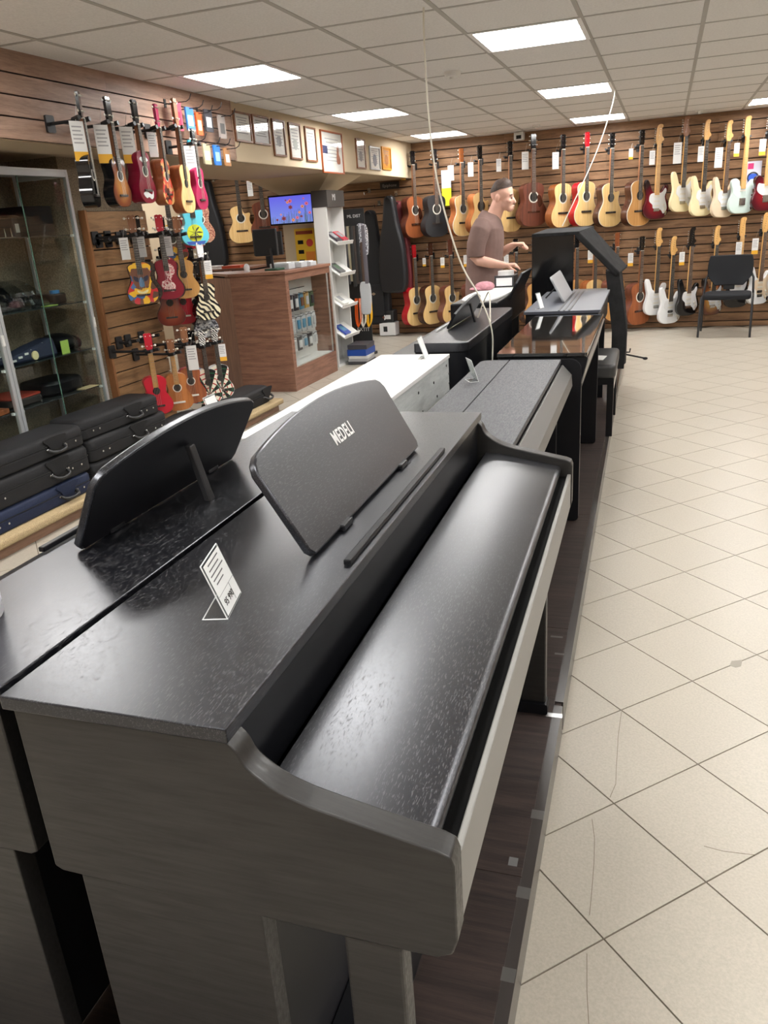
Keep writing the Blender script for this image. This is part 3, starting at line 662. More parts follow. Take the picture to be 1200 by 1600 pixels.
# ------------------------------------------------------------------ stringed instruments
m_spruce = wood('spruce_top', srgb(214, 170, 104), srgb(238, 205, 146), (30, 5, 1.2), .3, .5, 0)
m_cedar = wood('cedar_top', srgb(176, 122, 66), srgb(208, 158, 98), (30, 5, 1.2), .35, .5, 0)
m_mahog = wood('mahogany', srgb(72, 38, 28), srgb(120, 66, 48), (22, 22, 1.2), .35, .5, 0)
m_mahogl = wood('mahogany_light', srgb(118, 62, 36), srgb(168, 98, 58), (22, 22, 1.2), .35, .5, 0)
m_brown = wood('brown_rim', srgb(116, 64, 32), srgb(166, 98, 54), (12, 12, 1.2), .2, .6, 0)
m_rose = wood('rosewood_rim', srgb(44, 24, 18), srgb(86, 50, 36), (12, 12, 1.2), .25, .6, 0)
m_maple = wood('maple_neck', srgb(206, 152, 84), srgb(232, 188, 122), (40, 40, 2), .35, .5, 0)
m_neckw = wood('neck_wood', srgb(110, 68, 42), srgb(150, 100, 66), (40, 40, 2), .4, .5, 0)
m_ebony = plain('ebony_board', (.03, .022, .018), .45)
m_rosew = plain('rosewood_board', (.085, .042, .026), .5)
m_nick = plain('nickel', (.62, .62, .60), .25, 1)
m_string = plain('string_wire', (.55, .53, .48), .35, .8)
m_ivory = plain('ivory_plastic', (.75, .72, .64), .4)
m_holed = plain('sound_hole_dark', (.012, .009, .007), .8)
m_blackg = plain('gloss_black', (.008, .008, .009), .12, spec=.6)
m_red = plain('gloss_red', srgb(176, 26, 36), .15, spec=.6)
m_matblk = plain('matte_black_top', (.022, .023, .026), .45)
MC = {}
def cached(key, fn, smooth=0):
    if key not in MC: MC[key] = fn().mesh(key[0], smooth)
    return MC[key]
def outline(bl, hw, cut=False, k=1.0, off=0.0):
    """half outlines of a guitar body of length bl and half width hw"""
    prof = [(.0, .0), (.006, .30), (.03, .58), (.09, .83), (.18, .97), (.27, 1.0), (.36, .95), (.46, .80), (.54, .68), (.61, .64), (.69, .67), (.78, .735), (.86, .745), (.92, .69), (.965, .53), (.99, .32), (1.0, .15)]
    L = [(-(hw * w_ * k - off), bl * z_) for z_, w_ in prof]
    if cut:
        pr = [p for p in prof if p[0] < .70] + [(.74, .71), (.785, .72), (.81, .66), (.80, .52), (.795, .36), (.83, .25), (.92, .19), (1.0, .15)]
    else: pr = prof
    Rr = [(hw * w_ * k - off, bl * z_) for z_, w_ in pr]
    L[0] = (0, 0)
    L = smoothpoly(L, 2, False); Rr = smoothpoly([(0, 0)] + Rr[1:], 2, False)
    if off:
        L = [(min(x, 0), min(max(z, off), bl - off * .5)) for x, z in L]; Rr = [(max(x, 0), min(max(z, off), bl - off * .5)) for x, z in Rr]
    return Rr + L[::-1][:-1]
def acoustic(name, label, cat, loc, rz, top, rim, P, group, cut=False, neck=m_neckw, board=m_ebony, head=None, guard=None, rosette=m_ivory, bind=None, bridge=m_ebony, tilt=0, hole=True):
    """P: bl body length, hw half width, d depth, nk nut height, hl head length, n pegs per side, sh sound hole height, br bridge height, u = ukulele"""
    bl, hw, d, nk, hl, n, sh, br, u = (P[k] for k in ('bl', 'hw', 'd', 'nk', 'hl', 'n', 'sh', 'br', 'u'))
    t = thing(name, label, cat, loc, rz, group); t.rotation_euler.y = tilt
    K = (bl, hw, d, nk, hl, n, cut); nw = .028 if u else .044; f = -d / 2
    inst('body', cached(('body',) + K, lambda: MB().prism(outline(bl, hw, cut), f, d / 2), 40), rim, t)
    if bind is not None: inst('binding', cached(('binding',) + K, lambda: MB().prism(outline(bl, hw, cut, 1.006), f - .0015, f + .004), 40), bind, t)
    inst('top', cached(('top',) + K, lambda: MB().prism(outline(bl, hw, cut, 1, .004 if not u else .003), f - .003, f), 40), top, t)
    if hole:
        hr = hw * (.27 if not u else .25)
        if rosette is not None: inst('rosette', cached(('rosette', hr, sh, d), lambda: MB().cyl((0, 0, sh), hr * 1.28, f - .0038, f - .002, 'y', 28)), rosette, t)
        inst('sound_hole', cached(('sound_hole', hr, sh, d), lambda: MB().cyl((0, 0, sh), hr, f - .0044, f - .002, 'y', 24)), m_holed, t)
    bw = hw * .42
    inst('bridge', cached(('bridge', bw, br, d), lambda: MB().prism(rrect(-bw, bw, br - bw * .14, br + bw * .14, bw * .05, 2), f - .011, f - .002)), bridge, t)
    inst('neck', cached(('neck',) + K, lambda: MB().loft([[(-nw * .62, f + .018, bl - .02), (nw * .62, f + .018, bl - .02), (nw * .62, f - .004, bl - .02), (-nw * .62, f - .004, bl - .02)], [(-nw / 2, f + .016, nk), (nw / 2, f + .016, nk), (nw / 2, f - .004, nk), (-nw / 2, f - .004, nk)]])), neck, t)
    fb = inst('fretboard', cached(('fretboard',) + K, lambda: MB().prism([(-nw * .64, sh + hw * .24), (nw * .64, sh + hw * .24), (nw / 2, nk), (-nw / 2, nk)], f - .0085, f - .003)), board, t)
    def frets():
        m = MB(); Ls = nk - br
        for k in range(1, 20 if not u else 15):
            z = br + Ls / 2 ** (k / 12)
            if z > sh + hw * .26: m.box(-nw * .56, nw * .56, f - .0097, f - .0083, z - .0009, z + .0009)
        return m
    stuff(inst('frets', cached(('frets',) + K, frets), m_nick, fb))
    inst('nut', cached(('nut',) + K, lambda: MB().box(-nw / 2, nw / 2, f - .010, f + .004, nk, nk + .005)), m_ivory, t)
    hd = head or m_blackg; hwid = nw * (.72 if not u else .85)
    inst('headstock', cached(('headstock',) + K, lambda: MB().prism([(-nw * .5, nk + .004), (nw * .5, nk + .004), (hwid, nk + hl * .2), (hwid * 1.06, nk + hl * .95), (hwid * .5, nk + hl), (0, nk + hl * .97), (-hwid * .5, nk + hl), (-hwid * 1.06, nk + hl * .95), (-hwid, nk + hl * .2)], f - .002, f + .014)), hd, t)
    def pegs():
        m = MB()
        for sx in (-1, 1):
            for k in range(n):
                z = nk + hl * (.28 + .56 * k / max(n - 1, 1))
                m.cyl((sx * hwid * .62, 0, z), .0035, f - .012, f - .001, 'y', 6)
                m.tube([(sx * hwid * .95, f + .008, z), (sx * (hwid + .014), f + .008, z)], .002, 5)
                m.ell((sx * (hwid + .018), f + .008, z), (.0085, .004, .0075), 6, 4)
        return m
    stuff(inst('tuning_pegs', cached(('pegs',) + K, pegs), m_ivory if u else m_nick, t))
    def strs():
        m = MB(); ns = 4 if u else 6
        for k in range(ns):
            x = (k / (ns - 1) - .5); m.tube([(x * nw * 1.2, f - .013, br), (x * nw * .8, f - .0115, nk)], .0006 if not u else .0007, 4)
        return m
    stuff(inst('strings', cached(('strings',) + K, strs), m_string, t))
    if guard is not None:
        inst('pickguard', cached(('guard',) + K, lambda: MB().prism(smoothpoly([(hw * .29, sh + hw * .12), (hw * .52, sh + hw * .02), (hw * .62, sh - hw * .4), (hw * .42, sh - hw * .62), (hw * .27, sh - hw * .35)], 3), f - .0042, f - .003)), guard, t)
    return t
DREAD = dict(bl=.50, hw=.192, d=.105, nk=.866, hl=.165, n=3, sh=.335, br=.165, u=False)
AUD = dict(bl=.485, hw=.188, d=.10, nk=.855, hl=.165, n=3, sh=.325, br=.16, u=False)
MINI = dict(bl=.42, hw=.158, d=.09, nk=.70, hl=.14, n=3, sh=.28, br=.14, u=False)
UKE = dict(bl=.262, hw=.099, d=.062, nk=.43, hl=.115, n=2, sh=.163, br=.06, u=True)
UKB = dict(bl=.285, hw=.104, d=.070, nk=.49, hl=.15, n=2, sh=.175, br=.07, u=True)
def hook(loc, rz, what, arm=.12, group='black instrument hooks'):
    """plate on the wall, arm towards the room, padded yoke; local -y points into the room"""
    h = thing('wall_hook', 'black hook holding the ' + what, 'hook', loc, rz, group)
    inst('plate', cached(('hplate',), lambda: MB().prism(rrect(-.032, .032, -.042, .042, .008, 2), -.012, 0)), m_blackh, h)
    inst('arm', cached(('harm', arm), lambda: MB().tube([(0, -.01, 0), (0, -arm, 0)], .009, 6)), m_blackh, h)
    inst('yoke', cached(('hyoke', arm), lambda: MB().tube([(-.042, -arm - .055, .008), (-.036, -arm - .01, 0), (0, -arm, -.004), (.036, -arm - .01, 0), (.042, -arm - .055, .008)], .0125, 6)), m_blackh, h)
    return h
m_blackh = plain('hook_black', (.012, .012, .013), .5)
m_tagw = plain('tag_card', (.74, .74, .73), .6); m_tagy = plain('tag_yellow', srgb(226, 170, 48), .6); m_tagi = plain('tag_print', (.35, .35, .36), .7)
def ptag(loc, rz, what, sc=1.0, yellow=True, w=.048, h=.115):
    t = thing('price_tag', ('yellow edged' if yellow else 'plain white') + ' price tag on the ' + what, 'price tag', loc, rz, 'price tags on instruments')
    w *= sc; h *= sc
    inst('card', cached(('tcard', w, h), lambda: MB().box(-w / 2, w / 2, -.001, .001, -h, 0)), m_tagw, t)
    def pr():
        m = MB()
        for k in range(5): m.box(-w * .38, w * (.34 - .1 * (k % 2)), -.0014, -.0009, -h * (.14 + .1 * k) - h * .018, -h * (.14 + .1 * k) + h * .018)
        return m
    inst('print', cached(('tprint', w, h), pr), m_tagi, t)
    if yellow: inst('strip', cached(('tstrip', w, h), lambda: MB().box(-w / 2, w / 2, -.0016, .0012, -h, -h * .76)), m_tagy, t)
    inst('cord', cached(('tcord', sc), lambda: MB().tube([(0, 0, 0), (w * .3, .004, .055 * sc)], .0009, 4)), m_string, t)
    return t
# acoustic guitars on the back wall
YG = 10.325
A_ = dict(group='acoustic guitars on the back wall')
def wall_ac(x, zb, yaw, short, P=DREAD, tagside=None, tagl=1.25, yellow=True, **kw):
    r = math.radians(yaw)
    acoustic('acoustic_guitar', short, 'guitar', (x, YG, zb), r, group='acoustic guitars on the back wall', P=P, **kw)
    hook((x, BW - .008, zb + P['nk'] - .008), 0, short, .13)
    if tagside: ptag((x + tagside, YG - .03, zb + P['nk'] - .02), r * .4, short, tagl, yellow)
wall_ac(-3.09, 1.24, 61, 'mahogany guitar, leftmost of the top row', top=m_mahogl, rim=m_mahog, guard=m_rose, tagside=-.09, bridge=m_rose, board=m_rosew)
wall_ac(-2.80, 1.235, 52, 'black acoustic guitar in the top row', top=m_matblk, rim=m_matblk, rosette=m_ivory, board=m_rosew)
wall_ac(-2.46, 1.225, 58, 'pale topped guitar with orange sides beside the yellow packet', P=AUD, top=m_spruce, rim=m_brown, head=m_brown, cut=True, tagside=-.10, tagl=1.5, yellow=False, bind=m_ivory)
wall_ac(-2.23, 1.24, 57, 'pale topped guitar with brown sides half behind the man', P=AUD, top=m_spruce, rim=m_brown, cut=True, tagside=-.08, tagl=1.4, yellow=False, rosette=m_rose)
wall_ac(-1.86, 1.24, 55, 'acoustic guitar hidden behind the man\'s head', top=m_spruce, rim=m_brown, tagside=-.10, yellow=False)
wall_ac(-1.57, 1.29, 38, 'dark mahogany guitar beside the man\'s head', top=m_mahog, rim=m_mahog, guard=m_rose, tagside=-.07, tagl=1.7, yellow=False, bridge=m_rose, board=m_rosew)
wall_ac(-1.23, 1.255, 52, 'pale guitar with orange sides left of the red one', top=m_spruce, rim=m_brown, tagside=-.05, tagl=1.6, yellow=False)
wall_ac(-.955, 1.255, 51, 'guitar with red sides and red headstock', top=m_spruce, rim=m_red, head=m_red, rosette=m_ivory, bind=m_ivory)
wall_ac(-.67, 1.23, 49, 'natural cutaway guitar with dark sides in the top row', P=AUD, top=m_spruce, rim=m_rose, cut=True, bind=m_ivory, rosette=None)
wall_ac(-.345, 1.22, 48, 'honey coloured cutaway guitar beside the red burst electric', top=m_cedar, rim=m_rose, cut=True, bind=m_ivory, rosette=None, tagside=-.08, tagl=1.0)
# lower row
wall_ac(-3.13, .125, 61, 'guitar with dark red sides and red headstock in the lower row', top=m_spruce, rim=m_red, head=m_red)
wall_ac(-2.905, .14, 60, 'guitar with dark brown sides in the lower row', top=m_spruce, rim=m_rose, head=m_rose, tagside=-.05, tagl=.9)
wall_ac(-2.64, .145, 59, 'twelve string guitar with red brown sides low down', P=dict(AUD, n=6, hl=.2), top=m_spruce, rim=m_mahog, cut=True, head=m_mahog, tagside=-.07, tagl=1.1)
wall_ac(-2.34, .15, 58, 'guitar in the lower row behind the man', top=m_cedar, rim=m_mahog, head=m_mahog, cut=True, tagside=-.06)
wall_ac(-1.80, .13, 55, 'guitar in the lower row behind the man\'s hands', top=m_cedar, rim=m_rose, tagside=-.08)
wall_ac(-1.56, .12, 54, 'guitar in the lower row behind the black board', top=m_cedar, rim=m_rose, tagside=0, tagl=1.2)
wall_ac(-1.05, .14, 51, 'guitar seen through the black arch, left one', top=m_cedar, rim=m_brown, tagside=-.06, tagl=1.3)
wall_ac(-.83, .13, 50, 'guitar seen through the black arch, right one', top=m_spruce, rim=m_brown, tagside=-.02, tagl=1.3)
wall_ac(-.575, .13, 49, 'guitar mostly hidden by the sloping black cloth', top=m_cedar, rim=m_mahog, head=m_mahogl, tagside=-.0, tagl=1.2)
wall_ac(-.29, .072, 47, 'mahogany guitar hanging low beside the sloping black cloth', top=m_mahogl, rim=m_mahog, tagside=-.09, tagl=1.3, board=m_rosew, bridge=m_rose)
# behind the counter
acoustic('acoustic_guitar', 'natural cutaway guitar behind the counter', 'guitar', (-5.57, YG, 1.31), math.radians(30), m_spruce, m_rose, dict(AUD), 'guitars behind the counter', cut=True)
acoustic('acoustic_guitar', 'dark red brown guitar behind the counter screen', 'guitar', (-5.22, YG, 1.34), math.radians(30), m_mahog, m_brown, dict(AUD), 'guitars behind the counter', cut=True)
hook((-5.57, BW - .008, 2.15), 0, 'natural cutaway guitar behind the counter', .13); hook((-5.22, BW - .008, 2.18), 0, 'dark red brown guitar behind the counter screen', .13)
ptag((-5.36, YG - .03, 2.10), 0, 'dark red brown guitar behind the counter screen', 1.7, False)
# electric guitars
STRAT = [(0, 0), (.085, .006), (.140, .045), (.158, .11), (.146, .175), (.122, .225), (.124, .275), (.142, .325), (.140, .36), (.118, .375), (.092, .36), (.066, .315), (.040, .295), (-.030, .293), (-.058, .315), (-.078, .37), (-.105, .425), (-.135, .435), (-.150, .40), (-.140, .33), (-.124, .26), (-.132, .20), (-.156, .13), (-.150, .06), (-.095, .01)]
TELE = [(0, 0), (.085, .006), (.140, .045), (.158, .11), (.146, .175), (.124, .225), (.126, .275), (.142, .315), (.138, .35), (.112, .36), (.085, .335), (.060, .300), (.035, .290), (-.030, .290), (-.045, .345), (-.09, .375), (-.132, .36), (-.142, .315), (-.124, .26), (-.128, .20), (-.156, .13), (-.150, .06), (-.095, .01)]
GUARD = [(.055, .285), (.10, .335), (.118, .30), (.10, .24), (.125, .15), (.13, .10), (.09, .055), (.055, .10), (-.035, .115), (-.05, .16), (-.09, .20), (-.085, .26), (-.05, .285)]
TGUARD = [(.05, .285), (.10, .31), (.10, .24), (.07, .18), (.04, .15), (-.05, .17), (-.11, .22), (-.10, .29), (-.05, .285)]
def electric(label, loc, rz, body, guard, neck, board, tele=False, head=None, pick=m_ivory, hss=False, rim=None):
    t = thing('electric_guitar', label, 'guitar', loc, rz, 'electric guitars on the back wall')
    K = ('tele' if tele else 'strat',); pts = smoothpoly(TELE if tele else STRAT, 4); f = -.022
    inst('body', cached(('ebody',) + K, lambda: MB().prism(pts, -.022, .022), 50), body, t, bevel=.007, seg=3)
    inst('pickguard', cached(('eguard',) + K, lambda: MB().prism(smoothpoly(TGUARD if tele else GUARD, 3), f - .0025, f), 50), guard, t)
    inst('neck', cached(('eneck',), lambda: MB().loft([[(-.028, f + .012, .27), (.028, f + .012, .27), (.028, f - .006, .27), (-.028, f - .006, .27)], [(-.021, f + .010, .80), (.021, f + .010, .80), (.021, f - .006, .80), (-.021, f - .006, .80)]])), neck, t)
    fb = inst('fretboard', cached(('efb',), lambda: MB().prism([(-.028, .262), (.028, .262), (.021, .80), (-.021, .80)], f - .011, f - .006)), board, t)
    def frets():
        m = MB()
        for k in range(1, 22):
            z = .155 + .645 / 2 ** (k / 12)
            if z > .27: m.box(-.024, .024, f - .0118, f - .0105, z - .0008, z + .0008)
        return m
    stuff(inst('frets', cached(('efr',), frets), m_nick, fb))
    hp = [(-.021, .80), (.021, .80), (.030, .83), (.052, .845), (.046, .87), (.030, .885), (.022, .96), (.036, .985), (.030, 1.005), (.0, 1.01), (-.028, .985), (-.040, .90), (-.036, .835)]
    if tele: hp = [(-.021, .80), (.021, .80), (.026, .84), (.022, .95), (.034, .985), (.018, 1.005), (-.018, 1.0), (-.036, .975), (-.038, .835)]
    inst('headstock', cached(('ehead',) + K, lambda: MB().prism(smoothpoly(hp, 3), f - .004, f + .010)), head or neck, t)
    def pegs():
        m = MB()
        for k in range(6):
            z = .845 + .024 * k; m.tube([(-.036, f + .003, z), (-.052, f + .003, z)], .002, 5); m.ell((-.057, f + .003, z), (.009, .004, .007), 6, 4)
            m.cyl((-.018 + .004 * k, 0, z), .0035, f - .011, f - .003, 'y', 6)
        return m
    stuff(inst('tuning_pegs', cached(('epegs',), pegs), m_nick, t))
    def pick_(z, w_, h_): return MB().prism(rrect(-w_, w_, z - h_, z + h_, h_ * .8, 3), f - .006, f - .002)
    for z in ((.245,) if tele else (.245, .195)): inst('pickup', cached(('epick', z), lambda: pick_(z, .037, .009)), pick, t)
    inst('pickup', cached(('epick', 'h' if hss else 'b', tele), lambda: pick_(.145, .037, .016 if hss else .009)), m_pblk if hss else pick, t)
    inst('bridge', cached(('ebr', tele), lambda: MB().box(-.036, .036, f - .010, f - .002, .085 if not tele else .09, .118 if not tele else .165)), m_nick, t)
    for x, z in (((.085, .15), (.10, .115), (.095, .085)) if not tele else ((.11, .19), (.11, .15), (.108, .11))):
        inst('knob', cached(('eknob', x, z), lambda: MB().cyl((x, 0, z), .010, f - .014, f - .0025, 'y', 10)), m_nick if tele else m_ivory, t)
    inst('jack_plate', cached(('ejack',), lambda: MB().prism(smoothpoly([(.118, .085), (.132, .075), (.128, .045), (.112, .035), (.106, .06)], 3), f - .0035, f)), m_nick, t)
    def strs():
        m = MB()
        for k in range(6): x = k / 5 - .5; m.tube([(x * .052, f - .014, .1), (x * .036, f - .0135, .80)], .0006, 4)
        return m
    stuff(inst('strings', cached(('estr',), strs), m_string, t))
    return t
m_cream = plain('gloss_cream', srgb(236, 222, 178), .15, spec=.6); m_pearl = plain('pearl_cream', srgb(226, 206, 178), .2, spec=.6)
m_mint = plain('mint_white', srgb(206, 224, 218), .15, spec=.6); m_gwhite = plain('gloss_white', srgb(236, 238, 240), .15, spec=.6)
m_gw = plain('guard_white', (.76, .77, .78), .35)
m_redb = pattern('red_burst', 'burst', [(.012, .006, .007), (.10, .004, .012), (.30, .012, .02)], 1.0, .15)
m_sunb = pattern('three_tone_burst', 'burst', [(.010, .006, .005), (.16, .04, .008), (.62, .30, .05)], 1.0, .15)
def wall_el(x, zb, yaw, short, tagside=None, tagl=1.3, yellow=False, **kw):
    r = math.radians(yaw); electric(short, (x, 10.37, zb), r, **kw)
    hook((x, BW - .008, zb + .793), 0, short, .115)
    if tagside is not None: ptag((x + tagside, 10.32, zb + .74), r * .5, short, tagl, yellow)
wall_el(-.13, 1.285, 28, 'red burst electric guitar with white guard and maple neck', body=m_redb, guard=m_gw, neck=m_maple, board=m_maple, tagside=-.06, tagl=1.3)
wall_el(.15, 1.345, 38, 'cream electric guitar hanging highest, dark fretboard', body=m_cream, guard=m_gw, neck=m_maple, board=m_ebony, head=m_neckw, tagside=-.07, tagl=1.9)
wall_el(.37, 1.285, 38, 'cream electric guitar, second of the three cream ones', body=m_cream, guard=m_gw, neck=m_maple, board=m_ebony, tagside=-.04, tagl=1.4)
wall_el(.60, 1.255, 38, 'pearly cream electric guitar with brown fretboard', body=m_pearl, guard=m_gw, neck=m_maple, board=m_rosew, tagside=-.08, tagl=1.8)
wall_el(.79, 1.285, 28, 'mint white single cut electric guitar with maple neck', body=m_mint, guard=m_mint, neck=m_maple, board=m_maple, tele=True, tagside=-.09, tagl=1.2, yellow=True)
wall_el(1.03, 1.30, 28, 'red burst electric guitar at the right edge', body=m_redb, guard=m_gw, neck=m_maple, board=m_maple, tele=True, tagside=-.07, tagl=1.4, yellow=True)
wall_el(-.08, .175, 38, 'white electric guitar hanging left in the lower row', body=m_gwhite, guard=m_gw, neck=m_maple, board=m_ebony)
wall_el(.09, .07, 38, 'white electric guitar with black pickup hanging lowest', body=m_gwhite, guard=m_gw, neck=m_maple, board=m_ebony, hss=True)
wall_el(.29, .16, 38, 'black electric guitar with white guard in the lower row', body=m_blackg, guard=m_gw, neck=m_maple, board=m_rosew, head=m_blackg, tagside=-.09, tagl=1.3, yellow=True)
wall_el(.56, .16, 38, 'three tone burst electric guitar behind the chair', body=m_sunb, guard=m_gw, neck=m_maple, board=m_ebony)
wall_el(.83, .24, 28, 'maple necked electric guitar behind the chair back', body=m_blackg, guard=m_gw, neck=m_maple, board=m_maple, tele=True, tagside=-.02, tagl=1.4)
wall_el(1.06, .27, 38, 'white electric guitar right of the chair', body=m_gwhite, guard=m_pearl, neck=m_maple, board=m_rosew, hss=True, tagside=-.08, tagl=1.5, yellow=True)
wall_el(1.32, .20, 38, 'black electric guitar at the right edge of the lower row', body=m_blackg, guard=m_blackg, neck=m_maple, board=m_ebony)
# string packet and yellow packet on the wall, sensor boxes
t = thing('string_packet', 'packet with blue and pink print between the electric guitars at right', 'packet', (.90, 10.46, 1.70), .1)
MB().box(-.085, .085, -.004, .004, -.16, .13).build('card', plain('packet_white', (.6, .62, .72), .4), t)
MB().box(-.06, .0, -.006, -.004, .05, .11).build('print', plain('packet_pink', srgb(190, 50, 110), .4), t)
MB().tube([(.055 * math.cos(a * .4), -.008, -.04 + .055 * math.sin(a * .4)) for a in range(17)], .006, 6).build('coil', plain('packet_black', (.02, .02, .03), .4), t)
MB().box(-.05, .05, -.006, -.004, -.09, .0).build('print', plain('packet_blue', srgb(50, 90, 190), .4), t)
t = thing('wall_packet', 'yellow and white packet hanging between the black and the pale topped guitar', 'packet', (-2.66, 10.44, 1.86), .1)
MB().box(-.06, .06, -.003, .003, -.06, .16).build('card', plain('packet_pale', (.66, .72, .80), .4), t)
MB().box(-.06, .06, -.005, -.003, -.26, -.05).build('lower_part', plain('packet_yellow', srgb(214, 226, 40), .5), t)
m_sens = plain('sensor_white', (.72, .71, .68), .5)
t = thing('smoke_detector', 'round smoke detector on the ceiling near the hanging cable', 'smoke detector', (-1.411, 5.809, ZC - .004))
MB().lathe([(0, 0), (.055, 0), (.055, -.018), (.045, -.03), (0, -.03)], 24).build('housing', m_sens, t, smooth=40); MB().lathe([(0, -.03), (.022, -.03), (.02, -.045), (0, -.045)], 16).build('sensor_cap', m_sens, t)
t = thing('alarm_sensor', 'white boxy alarm sensor at the top of the back wall', 'sensor', (-1.73, 10.42, 2.31)); MB().box(-.06, .06, -.05, .05, -.035, .06).build('housing', m_sens, t, bevel=.012); MB().box(-.03, .03, -.052, -.05, -.02, .02).build('lens', m_dark, t)
for x, y, l in ((-1.447, 9.872, 'small round sensor on the ceiling left of the far light'), (.28, 10.1, 'small round sensor on the ceiling above the electric guitars')):
    t = thing('ceiling_sensor', l, 'sensor', (x, y, ZC - .004)); MB().lathe([(0, 0), (.045, 0), (.042, -.012), (0, -.014)], 20).build('base', m_sens, t); MB().ell((0, 0, -.02), (.02, .02, .016), 10, 6).build('eye', m_sens, t)
# ------------------------------------------------------------------ ukuleles
m_ur = plain('uke_wine', srgb(120, 18, 42), .2, spec=.6); m_ured = plain('uke_red', srgb(188, 28, 48), .3); m_umag = plain('uke_magenta', srgb(170, 40, 84), .25)
m_ublk = m_blackg; m_utan = wood('uke_tan', srgb(168, 120, 62), srgb(196, 148, 84), (24, 24, 2), .35, .5, 0)
m_unat = wood('uke_natural', srgb(150, 88, 40), srgb(186, 118, 62), (24, 24, 2), .35, .5, 0)
m_usun = pattern('uke_sunburst', 'burst', [(.02, .008, .006), (.22, .05, .012), (.55, .24, .05)], 1.7, .2)
m_usun2 = pattern('uke_red_sunburst', 'burst', [(.05, .008, .006), (.22, .03, .015), (.42, .10, .04)], 1.7, .2)
UP = {'moustache': None}
def uke(label, x, y, zt, rz, top, rim, P=UKE, wall_x=-3.50, tagd=None, yellow=True, tagl=1.0, wall_hook=True, **kw):
    L = P['nk'] + P['hl']; zb = zt - L
    kw.setdefault('neck', m_neckw)
    o = acoustic('ukulele', label, 'ukulele', (x, y, zb), math.radians(rz), top, rim, P, kw.pop('group', 'ukuleles on the slatted board'), **kw)
    if wall_hook: hook((wall_x, y, zb + P['nk'] - .006), math.pi / 2, label, abs(x - wall_x) - .005)
    if tagd: ptag((x + tagd[0], y + tagd[1], zb + P['nk'] - .015), math.radians(rz) * .6, label, tagl, yellow)
    return o
GF = dict(group='ukuleles hanging from the bulkhead', wall_x=FX + .021)
u1 = uke('black ukulele turned edge on at the bulkhead', -2.93, 3.79, 2.19, 116, m_ublk, m_ublk, dict(UKE, nk=.43, hl=.13), tagd=(.03, -.05), tagl=1.65, **GF)
u2 = uke('sunburst ukulele with black sides at the bulkhead', -2.93, 4.03, 2.19, 97, m_usun, m_ublk, dict(UKE, nk=.43, hl=.13), tagd=(.02, -.08), tagl=1.65, rosette=m_ivory, **GF)
u3 = uke('wine red ukulele with white moustache print', -2.93, 4.27, 2.20, 97, m_ur, m_ur, dict(UKB, nk=.42, hl=.13), tagd=(.01, -.08), tagl=1.65, rosette=m_ivory, **GF)
MB().prism(smoothpoly([(-.06, .05), (-.03, .028), (.0, .034), (.03, .022), (.055, .035), (.062, .07), (.045, .05), (.02, .052), (-.01, .062), (-.04, .062)], 3), -.0392, -.0382).build('moustache', m_gwhite, u3)
MB().prism(smoothpoly([(-.05, .235), (-.02, .222), (0, .21), (.02, .222), (.05, .235), (.03, .25), (0, .245), (-.03, .25)], 3), -.0392, -.0382).build('scroll', m_gwhite, u3)
u4 = uke('coral red ukulele with city print', -2.93, 4.49, 2.20, 104, pattern('city_print', 'voronoi', [srgb(206, 60, 50), srgb(222, 90, 60), srgb(60, 20, 24), srgb(230, 190, 120)], 34), m_mahogl, dict(UKE, nk=.43, hl=.13), tagd=(-.04, .02), tagl=1.2, yellow=False, head=m_umag, **GF)
u5 = uke('large pale topped ukulele with brown sides', -2.92, 4.68, 2.25, 98, m_spruce, m_mahogl, dict(UKB, nk=.50, hl=.16), head=m_neckw, rosette=None, **GF)
u6 = uke('small magenta ukulele at the bulkhead', -2.94, 4.89, 2.10, 98, m_umag, m_umag, dict(UKE, nk=.40, hl=.09), tagd=(.02, -.05), tagl=1.6, yellow=False, **GF)
tiki = pattern('tiki_print', 'voronoi', [srgb(190, 40, 44), srgb(232, 180, 40), srgb(110, 70, 50), srgb(70, 110, 160), srgb(220, 120, 40), srgb(90, 60, 44)], 26)
XU = -3.20
ut = uke('tiki mask ukulele with yellow mane', XU, 4.49, 1.60, 40, tiki, m_ublk, UKE, tagd=(-.03, -.07), yellow=False, tagl=1.15, head=m_neckw, hole=False, wall_x=-3.5)
TK = [('mane', plain('tiki_yellow', srgb(236, 186, 50), .4), [(-.058, .20), (-.07, .235), (-.04, .252), (0, .243), (.04, .252), (.07, .235), (.058, .20), (.05, .225), (0, .222), (-.05, .225)], .0),
      ('face', plain('tiki_brown', srgb(116, 72, 50), .5), [(-.05, .22), (.05, .22), (.056, .17), (.04, .115), (0, .10), (-.04, .115), (-.056, .17)], .0004),
      ('eye_mask', plain('tiki_navy', srgb(36, 36, 60), .5), [(-.045, .18), (-.01, .165), (.01, .165), (.045, .18), (.04, .15), (.01, .14), (-.01, .14), (-.04, .15)], .0008),
      ('nose', plain('tiki_blue', srgb(86, 130, 170), .5), [(-.008, .165), (.008, .165), (.016, .12), (0, .108), (-.016, .12)], .0012),
      ('mouth', plain('tiki_yellow', srgb(236, 186, 50), .4), [(-.05, .105), (0, .09), (.05, .105), (.038, .06), (0, .055), (-.038, .06)], .0008),
      ('teeth', plain('tiki_pale', srgb(236, 226, 170), .4), [(-.034, .092), (0, .080), (.034, .092), (.028, .075), (0, .067), (-.028, .075)], .0016)]
for nm, mt, pts, up in TK: MB().prism(smoothpoly(pts, 3), -.0352 - up, -.034).build(nm, mt, ut)
uke('dark brown ukulele just behind the tiki one', XU - .06, 4.62, 1.60, 40, pattern('dark_carved', 'cells', [(.02, .012, .01), (.06, .035, .02), (.02, .012, .01)], 40), m_ublk, UKE, tagd=(.05, -.05), yellow=False, tagl=1.1)
